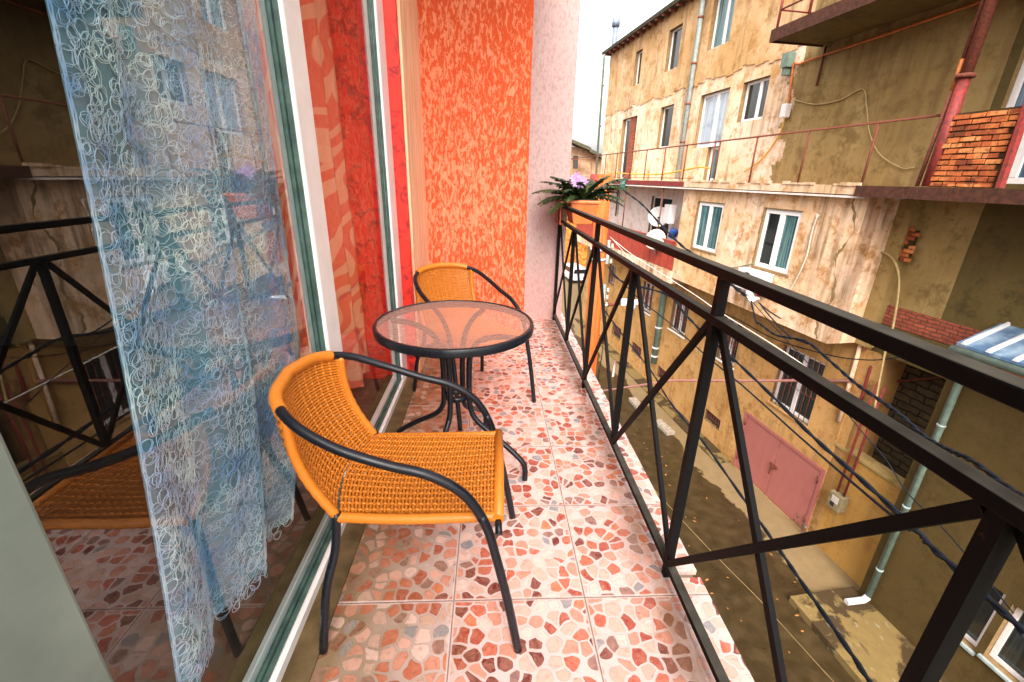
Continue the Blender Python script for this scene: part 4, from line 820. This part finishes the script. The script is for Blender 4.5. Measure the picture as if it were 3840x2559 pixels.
for k in range(46):
    p = c+V((rnd.uniform(-.12, .12), rnd.uniform(-.2, .25), rnd.uniform(.0, .34))); d = V((rnd.uniform(-1, 1), rnd.uniform(-1, 1), rnd.uniform(-.3, .6))).normalized(); s = d.orthogonal().normalized(); L = rnd.uniform(.05, .09); b.face([p, p+d*L*.5+s*L*.35, p+d*L, p+d*L*.5-s*L*.35])
tag(b.build('weed', M['fern']), 'small green weed growing at the foot of the garage door', 'plant')

# ------------------------------------------------------------------ olive building with blue roof
WO = 9.3
O = thing('olive_building', F(3, WO, ZS), 'low olive brown building with blue ribbed metal roof at the right', 'building')
ho = [rect([(3640, 2125), (3760, 2235), (3655, 2455), (3520, 2320)], WO), rect([(3812, 2258), (3960, 2400), (3840, 2600), (3683, 2450)], WO)]
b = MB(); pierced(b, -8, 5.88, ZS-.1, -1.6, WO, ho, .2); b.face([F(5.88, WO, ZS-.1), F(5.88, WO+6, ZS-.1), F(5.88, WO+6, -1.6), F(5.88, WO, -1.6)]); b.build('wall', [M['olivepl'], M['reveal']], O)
for h in ho: 
    window(O, h, WO+.12, mull=None, pane='pane_dark', fr=.08); b = MB(); b.fbox(h[0]-.04, h[1]+.04, WO-.06, WO+.1, h[2]-.05, h[2]-.002); b.build('sill', M['zinc'], O)
ez = uz(at(3589, 1285, 8.85))[1]; ue = uz(at(3589, 1285, 8.85))[0]
S = .42                                                               # roof slope
rp = lambda u, w, dz=0: F(u, w, ez+(w-8.85)*S+dz)
b = MB(); b.hexa([rp(-8, 8.85, -.05), rp(ue, 8.85, -.05), rp(ue, 12.5, -.05), rp(-8, 12.5, -.05), rp(-8, 8.85), rp(ue, 8.85), rp(ue, 12.5), rp(-8, 12.5)]); ro = b.build('roof', M['roofblue'], O)
b = MB(); k = ue-.06
while k > -8:
    b.hexa([rp(k-.075, 8.84, .001), rp(k, 8.84, .001), rp(k, 12.5, .001), rp(k-.075, 12.5, .001), rp(k-.055, 8.84, .05), rp(k-.02, 8.84, .05), rp(k-.02, 12.5, .05), rp(k-.055, 12.5, .05)]); k -= .36
b.build('rib', M['alu'], ro)
b = MB(); b.tube([rp(-8, 8.80, -.09), rp(ue+.02, 8.80, -.09)], .065, 10); b.build('gutter', M['greenzinc'], ro)
b = MB(); b.fbox(-8, ue-.08, 8.95, 9.295, ez-.34, ez-.10); b.build('soffit_board', M['orangerust'], ro)
u = 5.62; b = MB(); b.tube([F(u, 8.82, ez-.12), F(u, 9.0, ez-.35), F(u, 9.21, ez-.7), F(u, 9.21, ZS+.33)], .06, 10); o = b.build('drain_pipe', M['greenzinc'], O)
for z in (-3.0, -4.9, -5.1, -6.6): b = MB(); b.tube([F(u, 9.21, z), F(u, 9.21, z+.05)], .07, 10); b.build('joint', M['zinc'], o)
b = MB(); b.tube([F(u, 9.21, ZS+.329), F(u, 9.12, ZS+.25), F(u+.03, 8.72, ZS+.22)], .07, 10); b.build('spout', M['alu'], o)
# flower rail in the small window
h = ho[0]; fr_ = thing('flower_rail', F(h[1], WO, h[2]), 'row of pink flowers on the window ledge of the olive building', 'flowers'); b = MB(); rnd = random.Random(6)
for k in range(6):
    c = F(h[1]-.08, WO+.06, h[2]+.15+k*(h[3]-h[2]-.2)/6)
    for q in range(7): p = c+V((rnd.uniform(-.04, .04), rnd.uniform(-.05, .05), rnd.uniform(-.05, .05))); b.tube([p, p+V((0, 0, .03))], .022, 6)
b.build('blossom', leaf('pink_petal', (.62, .08, .12), (.70, .16, .20)), fr_)
b = MB(); b.fbox(h[1]-.13, h[1]-.05, WO+.10, WO+.118, h[2]+.05, h[3]-.05); b.build('ledge', M['alu'], fr_)

# ------------------------------------------------------------------ street things
def block(name, p, a, c, h, rz, m, label, cat, group=None):
    b = MB(); cs, sn = math.cos(rz), math.sin(rz); q = [(-a, -c), (a, -c), (a, c), (-a, c)]
    P = [V((p.x+x*cs-y*sn, p.y+x*sn+y*cs, 0)) for x, y in q]; b.hexa([V((v.x, v.y, ZS+.004)) for v in P]+[V((v.x, v.y, ZS+h)) for v in P]); return tag(b.build(name, m, bevel=.015), label, cat, group)
block('concrete_block', atz(2386, 1512, ZS+.1), .17, .42, .16, R(6), M['slabconc'], 'pale concrete block lying on the wet street, farther one', 'block', 'concrete blocks on the street')
block('concrete_block', atz(2490, 1600, ZS+.1), .17, .48, .14, R(12), M['slabconc'], 'pale concrete block lying in a wet patch of the street, nearer one', 'block', 'concrete blocks on the street')
b = MB(); b.tube([atz(2308, 1355, ZS+.03), atz(2298, 1412, ZS+.03)], .05, 8); tag(b.build('plastic_pipe', simple('pale_pink_plastic', (.62, .44, .42), None, .5, 5, .05)), 'short pale pipe lying on the street near the wall', 'pipe')
b = MB(); rnd = random.Random(21)
for k in range(170):
    p = F(rnd.uniform(1, 26), rnd.uniform(5.2, 9.0), ZS+.012); a = rnd.uniform(0, 6.3); r = rnd.uniform(.02, .06); d = V((math.cos(a), math.sin(a), rnd.uniform(-.1, .3)))*r; q = V((-math.sin(a), math.cos(a), 0))*r*.5; b.face([p-d, p+q, p+d, p-q])
tag(b.build('leaf_litter', simple('orange_brown_dead_leaf', (.40, .15, .03), (.16, .08, .03), .8, 3, .1)), 'scattered orange brown leaves and scraps on the wet street', 'leaf litter', kind='stuff')
# utility pole with fittings
px, py = aty(2235, 1150, 6.5).x, 6.5; up = thing('utility_pole', (px, py, ZS), 'orange stained wooden utility pole behind the balcony railing', 'utility pole')
b = MB(); b.tube([(px, py, ZS), (px-.02, py, -2), (px-.06, py, 1.28)], .135, 16, rf=lambda q: .15-.03*q); b.build('post', M['pole'], up)
for z in (-.10, .06): b = MB(); b.tube([(px-.05, py, z), (px-.05, py, z+.035)], .142, 16); b.build('steel_band', M['alu'], up)
for k, (dz, s) in enumerate(((.02, 1), (-.75, -1))):
    b = MB(); b.bar((px+.10, py-.05, dz-.18), (px+.10, py-.05, dz+.22), .05, .05, (0, 1, 0)); b.build('bracket', M['zinc'], up)
    for q in range(3): b = MB(); c = V((px+.17, py-.05, dz-.14+.13*q)); b.lathe(c, [(0, -.04), (.02, -.04), (.03, 0), (.014, .015), (.024, .04), (0, .04)], 12); b.build('insulator', M['dish'], up)
p = V((px+.12, py, -.92)); sl = thing('street_lamp', p, 'grey street lamp head on a rusty arm fixed to the wooden pole', 'street lamp')
b = MB(); b.tube([p, p+V((.16, -.02, .03)), p+V((.30, -.03, .06))], .035, 10); b.build('arm', M['rust'], sl)
q = p+V((.30, -.03, .07)); b = MB(); b.hexa([q+V(v) for v in ((0, -.09, -.05), (.40, -.06, -.02), (.40, .06, -.02), (0, .09, -.05), (0, -.08, .06), (.38, -.04, .05), (.38, .04, .05), (0, .08, .06))]); b.build('head', M['alu'], sl, bevel=.02)
b = MB(); b.lathe(q+V((.22, 0, -.045)), [(.0, -.09), (.06, -.075), (.08, 0), (0, .01)], 14); b.build('lens', M['pane_sky'], sl)
# wires: [(photo px, py, distance from the balcony)...]
def wire(name, pts, r, m, label, n=7, twist=0, cat='cable', group='cables strung over the street'):
    P = smooth_path([at(*q) for q in pts], n); b = MB()
    if twist:
        for k in range(2): b.tube([p+V((0, math.cos(i*.9+k*math.pi)*r*1.0, math.sin(i*.9+k*math.pi)*r*1.0)) for i, p in enumerate(P)], r, 6)
    else: b.tube(P, r, 6)
    return tag(b.build(name, m), label, cat, group)
wire('overhead_cable', [(2338, 715, 8.35), (2405, 765, 8.1), (2480, 845, 7.7), (2560, 925, 7.2), (2640, 980, 6.8), (2745, 1070, 6.3), (2812, 1120, 6.0)], .022, M['cable'], 'bundle of dark cables running down from the green lantern to the cable joint', 9, 1)
wire('overhead_cable', [(2815, 1125, 6.0), (2835, 1205, 5.9), (2850, 1215, 5.8), (2905, 1255, 5.6), (2960, 1268, 5.4), (3030, 1285, 5.2), (3130, 1370, 4.9), (3210, 1440, 4.7), (3300, 1502, 4.4), (3380, 1560, 4.2), (3470, 1640, 4.0), (3560, 1690, 3.8), (3645, 1730, 3.6), (3780, 1830, 3.3), (3900, 1905, 3.0)], .012, M['cable'], 'thick twisted dark cable crossing the handrail at the right', 9, 1)
wire('overhead_cable', [(2850, 1140, 6.0), (2890, 1190, 5.9), (2960, 1260, 5.7), (3030, 1290, 5.2)], .012, M['cable'], 'loose dark cable curving from the joint to the twisted cable')
wire('overhead_cable', [(2845, 1135, 6.0), (2880, 1165, 6.0), (2927, 1195, 6.0)], .012, M['cable'], 'short stub of dark cable sticking out of the joint')
wire('overhead_cable', [(2290, 892, 6.9), (2370, 955, 7.0), (2470, 1020, 7.0), (2600, 1103, 7.0), (2668, 1150, 7.0), (2730, 1190, 6.9), (2900, 1295, 6.7), (3070, 1410, 6.4), (3290, 1560, 6.0)], .013, M['palecable'], 'long pale cable from the pole passing behind the mid rail')
wire('overhead_cable', [(2288, 888, 6.9), (2380, 990, 7.3), (2420, 1020, 7.5), (2440, 1060, 7.7)], .011, M['palecable'], 'short pale cable sloping steeply from the pole')
wire('overhead_cable', [(2280, 1000, 6.9), (2330, 1055, 7.0), (2500, 1105, 7.2), (2570, 1180, 7.1), (2640, 1252, 7.0), (2740, 1338, 6.8), (2890, 1480, 6.5), (3050, 1640, 6.1), (3230, 1800, 5.7), (3430, 1985, 5.2), (3480, 2040, 5.1), (3650, 2195, 4.7), (3850, 2380, 4.3)], .021, M['cable'], 'black double cable running down from the pole past the garage door', 8, 1)
wire('overhead_cable', [(2285, 1010, 6.9), (2390, 1115, 7.0), (2500, 1203, 7.0), (2590, 1282, 7.0), (2660, 1345, 6.9), (2770, 1435, 6.7), (2835, 1492, 6.6), (3000, 1640, 6.3), (3190, 1805, 5.8), (3410, 1990, 5.2)], .018, M['cable'], 'single black cable just below the black double cable')
wire('overhead_cable', [(2260, 1155, 6.7), (2330, 1250, 6.7), (2440, 1390, 6.5), (2500, 1490, 6.3), (2580, 1592, 6.1), (2640, 1662, 5.9), (2780, 1860, 5.4), (2900, 2030, 5.0), (3010, 2190, 4.6), (3170, 2420, 4.1), (3300, 2620, 3.7)], .019, M['cable'], 'dark blue black cable falling steeply over the street to the bottom edge', 8, 1)
wire('overhead_cable', [(2440, 1820, 5.0), (2483, 1870, 4.9), (2650, 2050, 4.5), (2850, 2252, 4.0), (2930, 2342, 3.8), (3200, 2640, 3.2)], .006, M['tancable'], 'thin yellowish wire over the wet street')
wire('overhead_cable', [(2815, 1125, 6.0), (2880, 1200, 6.0), (3000, 1330, 6.0), (3070, 1410, 6.0), (3200, 1580, 5.9), (3320, 1722, 5.8), (3400, 1845, 5.7), (3530, 1975, 5.5), (3680, 2150, 5.2), (3800, 2300, 5.0)], .007, M['cable'], 'very thin dark wire from the cable joint past the olive building')
wire('overhead_cable', [(2560, 1110, WG-.3), (2640, 1150, WG-.3), (2750, 1190, WG-.3), (2900, 1270, WG-.3), (3100, 1330, WG-.3), (3240, 1350, WG-.3), (3340, 1345, WG-.1), (3440, 1325, WG-.05)], .014, M['cable'], 'slack black cable under the overhanging storey along the ground floor wall')
cj = at(2818, 1118, 6.0); b = MB(); 
b.bar(cj+V((-.06, 0, .07)), cj+V((.05, 0, -.07)), .12, .03, (0, 1, 0)); b.lathe(cj+V((-.08, 0, .10)), [(0, -.04), (.05, -.03), (.05, .03), (0, .04)], 12); b.tube([cj, cj+V((.16, .02, -.02))], .03, 6)
tag(b.build('cable_joint', M['white']), 'white cable joint clamp hanging between the rails at mid air', 'cable clamp')
for nm, pts, lab in (('hanging_cable', [(2256, 1110, 6.75), (2262, 1200, 6.7), (2258, 1330, 6.7), (2240, 1420, 6.7)], 'loose dark cable hanging down beside the pole, left one'), ('hanging_cable', [(2280, 1060, 6.75), (2276, 1150, 6.7), (2262, 1290, 6.7), (2242, 1430, 6.7)], 'loose dark cable hanging down beside the pole, right one')):
    wire(nm, pts, .012, M['cable'], lab, 7, 0, 'cable', 'cables hanging at the pole')
# cables on the facade
wire('climbing_pipe', [(2957, 396, WG-.05), (2975, 250, WG-.05), (3000, 240, WG-.05), (3110, 200, WG-.06), (3320, 130, WG-.06), (3698, 0, WG-.06)], .03, M['orangerust'], 'orange brown pipe climbing the shaded wall under the iron balcony', 8, 0, 'pipe', None)
wire('wall_cable', [(2946, 440, WG-.05), (2925, 500, WG-.05), (2880, 570, WG-.05), (2840, 612, WG-.06), (2790, 645, WG-.06)], .022, M['ycable'], 'yellow cable drooping down the wall behind the gallery railing', 8, 0, 'cable', None)
wire('gallery_hose', [(2275, 648, 8.7), (2450, 655, 8.7), (2560, 640, 8.72), (2620, 628, 8.72), (2660, 632, 8.72)], .03, M['ycable'], 'yellow hose lying along the edge of the gallery floor', 8, 0, 'hose', None)
wire('wall_cable', [(2975, 375, WG-.04), (3060, 392, WG-.04), (3150, 375, WG-.04), (3235, 335, WG-.04), (3250, 400, WG-.04), (3262, 500, WG-.04), (3300, 580, WG-.04), (3380, 630, WG-.04), (3430, 628, WG-.04)], .014, M['tancable'], 'tan cable sagging across the shaded wall above the gallery', 8, 0, 'cable', None)
wire('wall_hose', [(3245, 700, 8.8), (3225, 820, 8.9), (3209, 932, 9.3), (3290, 940, WG-.2), (3350, 975, WG-.25), (3372, 1060, WG-.28), (3350, 1220, WG-.28), (3320, 1320, WG-.3), (3278, 1540, WG-.3)], .022, M['tancable'], 'long pale hose looping down past the bare brick patch', 8, 0, 'hose', None)
wire('gas_pipe', [(2180, 1478, 6.0), (2283, 1463, 6.6), (2433, 1441, 7.4), (2525, 1428, 7.9), (2617, 1428, 8.3), (2834, 1428, 9.0), (3060, 1428, WG-.1), (3205, 1430, WG-.1)], .040, simple('pinkish_pipe_wrapping', (.36, .16, .13), (.24, .10, .08), .8, 25, .5), 'pinkish wrapped pipe spanning the street towards the garage', 8, 0, 'pipe', None)
for nm, pts, lab in (('wall_pipe', [(3060+640/3*1, 1200+520/3, WG+.8)], ''),):
    pass
b = MB(); b.tube(smooth_path([at(3230, 1500, WG+.02), at(3262, 1390, WG+.02), at(3275, 1372, WG+.1), at(3300, 1366, WG+.4), at(3400, 1355, WG+.8), at(3560, 1330, WG+.8)], 7), .035, 8); tag(b.build('wall_pipe', M['redrust']), 'rusty red pipe bending round the corner onto the dark stone wall', 'pipe', None)
b = MB(); b.tube([at(3255, 1440, WG+.8), at(3400, 1428, WG+.85), at(3540, 1415, WG+.85)], .03, 8); tag(b.build('wall_pipe', M['rust']), 'straight rusty pipe lying along the dark stone wall', 'pipe', None)
# fittings on the wall
p = at(2955, 235, WG-.12); b = MB(); u, z = uz(p); b.fbox(u-.12, u+.12, WG-.24, WG-.03, z-.12, z+.22); b.fbox(u-.07, u+.07, WG-.2, WG-.03, z-.3, z-.121); tag(b.build('junction_box', M['greenzinc']), 'grey green junction box on the wall left of the orange pipe', 'junction box')
p = at(2946, 418, WG-.12); b = MB(); u, z = uz(p); b.fbox(u-.10, u+.10, WG-.22, WG-.03, z-.16, z+.18); o = tag(b.build('cable_box', M['white'], bevel=.03), 'white cable box on the wall above the yellow cable', 'cable box')
# far end of the street: car, bank, ruined house
cp = atz(2172, 1066, ZS); ct = thing('parked_car', cp, 'white hatchback car parked at the far end of the street', 'car')
def cx(x, y, z): 
    a = R(8); return V((cp.x+x*math.cos(a)-y*math.sin(a), cp.y+x*math.sin(a)+y*math.cos(a), ZS+z))
b = MB(); sec = [(-.80, .35), (-.84, .62), (-.80, .88), (-.66, 1.36), (-.55, 1.42), (.55, 1.42), (.66, 1.36), (.80, .88), (.84, .62), (.80, .35)]
rows = [(0, 1, 0), (.10, 1, .0), (1.9, 1, 0), (2.6, 1, .0), (2.7, .62, .0), (3.7, .55, 0), (3.85, .5, .1)]
def cs(y, k): return [cx(x*(1 if k > .9 else .97), y, .35+(z-.35)*k) for x, z in sec]
i0 = None
for (ya, ka, _), (yb, kb, _) in zip(rows[:-1], rows[1:]):
    P, Q = cs(ya, ka), cs(yb, kb)
    for k in range(len(sec)-1): b.face([P[k], P[k+1], Q[k+1], Q[k]])
b.face(cs(0, 1)[::-1]); b.face(cs(3.85, .5)); b.build('body', M['carwhite'], ct)
b = MB(); b.face([cx(-.60, -.012, .95), cx(.60, -.012, .95), cx(.53, -.012, 1.32), cx(-.53, -.012, 1.32)]); b.build('rear_window', M['carglass'], ct)
for s in (-1, 1):
    b = MB(); b.face([cx(s*.785, .35, .95), cx(s*.785, 2.3, .95), cx(s*.69, 2.0, 1.33), cx(s*.69, .45, 1.33)]); b.build('side_window', M['carglass'], ct)
    b = MB(); b.box((-.07, -.02, -.12), (.07, .03, .12)); b.v = [cx(s*.70+v.x, v.y, .78+v.z) for v in b.v]; b.build('tail_light', M['redlamp'], ct)
    for y in (.7, 3.1):
        b = MB(); b.lathe(cx(s*.70, y, .31), [(0, -.1), (.31, -.1), (.31, .1), (0, .1)], 18, axis=(math.cos(R(8)), math.sin(R(8)), 0)); b.build('wheel', M['tyre'], ct)
b = MB(); rnd = random.Random(12); n = 26
gx = lambda a: -6+16*a
b.grid(lambda a, q: (gx(a)+.6*math.sin(9*q), 42+5*q+.5*math.sin(a*23), ZS+5.6*q**.7*(1+.18*math.sin(a*13)+.1*math.sin(a*37+q*9))), 60, 14)
tag(b.build('rubble_bank', M['bank']), kind='structure')
# ruined house beyond
rh = thing('ruined_house', (4.5, 44, -2), 'ruined stone house with broken roof and dark window beyond the pink pillar', 'house')
def ry(x, y): return aty(x, y, 46)
P = [ry(2120, 650), ry(2262, 650), ry(2262, 590), ry(2222, 566), ry(2196, 560), ry(2120, 545)]
b = MB(); back = V((2.0, 6, 0)); low = V((0, 0, -4))
P[0] += low; P[1] += low
b.face([p for p in P]); 
for k in range(len(P)): a, c = P[k], P[(k+1) % len(P)]; b.face([a, a+back, c+back, c])
b.build('wall', simple('crumbling_brown_stone', (.34, .21, .13), (.15, .09, .05), .95, 1.6, 1.0, .1), rh)
b = MB(); q = [ry(2148, 632), ry(2168, 632), ry(2168, 585), ry(2148, 585)]; b.face([v-V((0, .05, 0)) for v in q]); b.build('window', M['dark'], rh)
b = MB()
for k in range(8):
    a, c = ry(2120+k*17, 524+k*7.2+(k > 4)*k*1.2), ry(2120+(k+1)*17+3, 532+k*7.6+(k > 4)*k*1.2); b.bar(a, c, 2.0, .28, (0, 0, 1))
b.build('roof_edge', M['darkroof'], rh)
# far gallery end: return railing
t = thing('terrace_railing', F(U1+3.3, 9, 1.2), 'short rusty railing enclosing the far end of the terrace', 'railing')
b = MB(); b.tube([F(U1+3.4, WR, ZR), F(U1+3.4, 11.5, ZR)], .02, 6); b.build('top_rail', M['rust'], t)
for w in (9.4, 10.2, 11.0): b = MB(); b.tube([F(U1+3.4, w, 1.2), F(U1+3.4, w, ZR)], .02, 6); b.build('post', M['rust'], t)
b = MB(); b.fbox(U1+.0, U1+3.6, WG, 12, .9, 1.19); tag(b.build('terrace_slab', M['palepl']), 'flat terrace slab past the far corner of the ochre building', 'terrace')

# ================================================================== light
w = bpy.data.worlds.new('World'); scene.world = w; w.use_nodes = True; t = w.node_tree
bg = t.nodes['Background']; sky = node(t, 'ShaderNodeTexSky', sky_type='NISHITA', sun_disc=False, sun_elevation=R(46), sun_rotation=R(189), air_density=1.0, dust_density=6.0, ozone_density=1.0)
hs = node(t, 'ShaderNodeHueSaturation', {'Saturation': .12, 'Value': 1.0, 'Color': sky.outputs[0]})
tint = t.nodes.new('ShaderNodeMix'); tint.data_type = 'RGBA'; tint.blend_type = 'MULTIPLY'; tint.inputs[0].default_value = 1; t.links.new(hs.outputs[0], tint.inputs[6]); tint.inputs[7].default_value = (1.0, .955, .93, 1)
t.links.new(tint.outputs[2], bg.inputs[0]); bg.inputs[1].default_value = SKY
sd = bpy.data.lights.new('sun', 'SUN'); so = bpy.data.objects.new('sun', sd); COL.objects.link(so); sd.energy = .45; sd.angle = R(30); sd.color = (1, .93, .84)
az, el = R(189), R(46)
dirv = V((math.sin(az)*math.cos(el), math.cos(az)*math.cos(el), math.sin(el)))
so.rotation_euler = (-dirv).to_track_quat('-Z', 'Y').to_euler()
scene.view_settings.view_transform = 'Standard'; scene.view_settings.look = 'None'; scene.view_settings.exposure = EXPO; scene.view_settings.gamma = 1
scene.cycles.max_bounces = 10; scene.cycles.transparent_max_bounces = 16; scene.cycles.glossy_bounces = 4; scene.cycles.diffuse_bounces = 4; scene.cycles.use_denoising = True
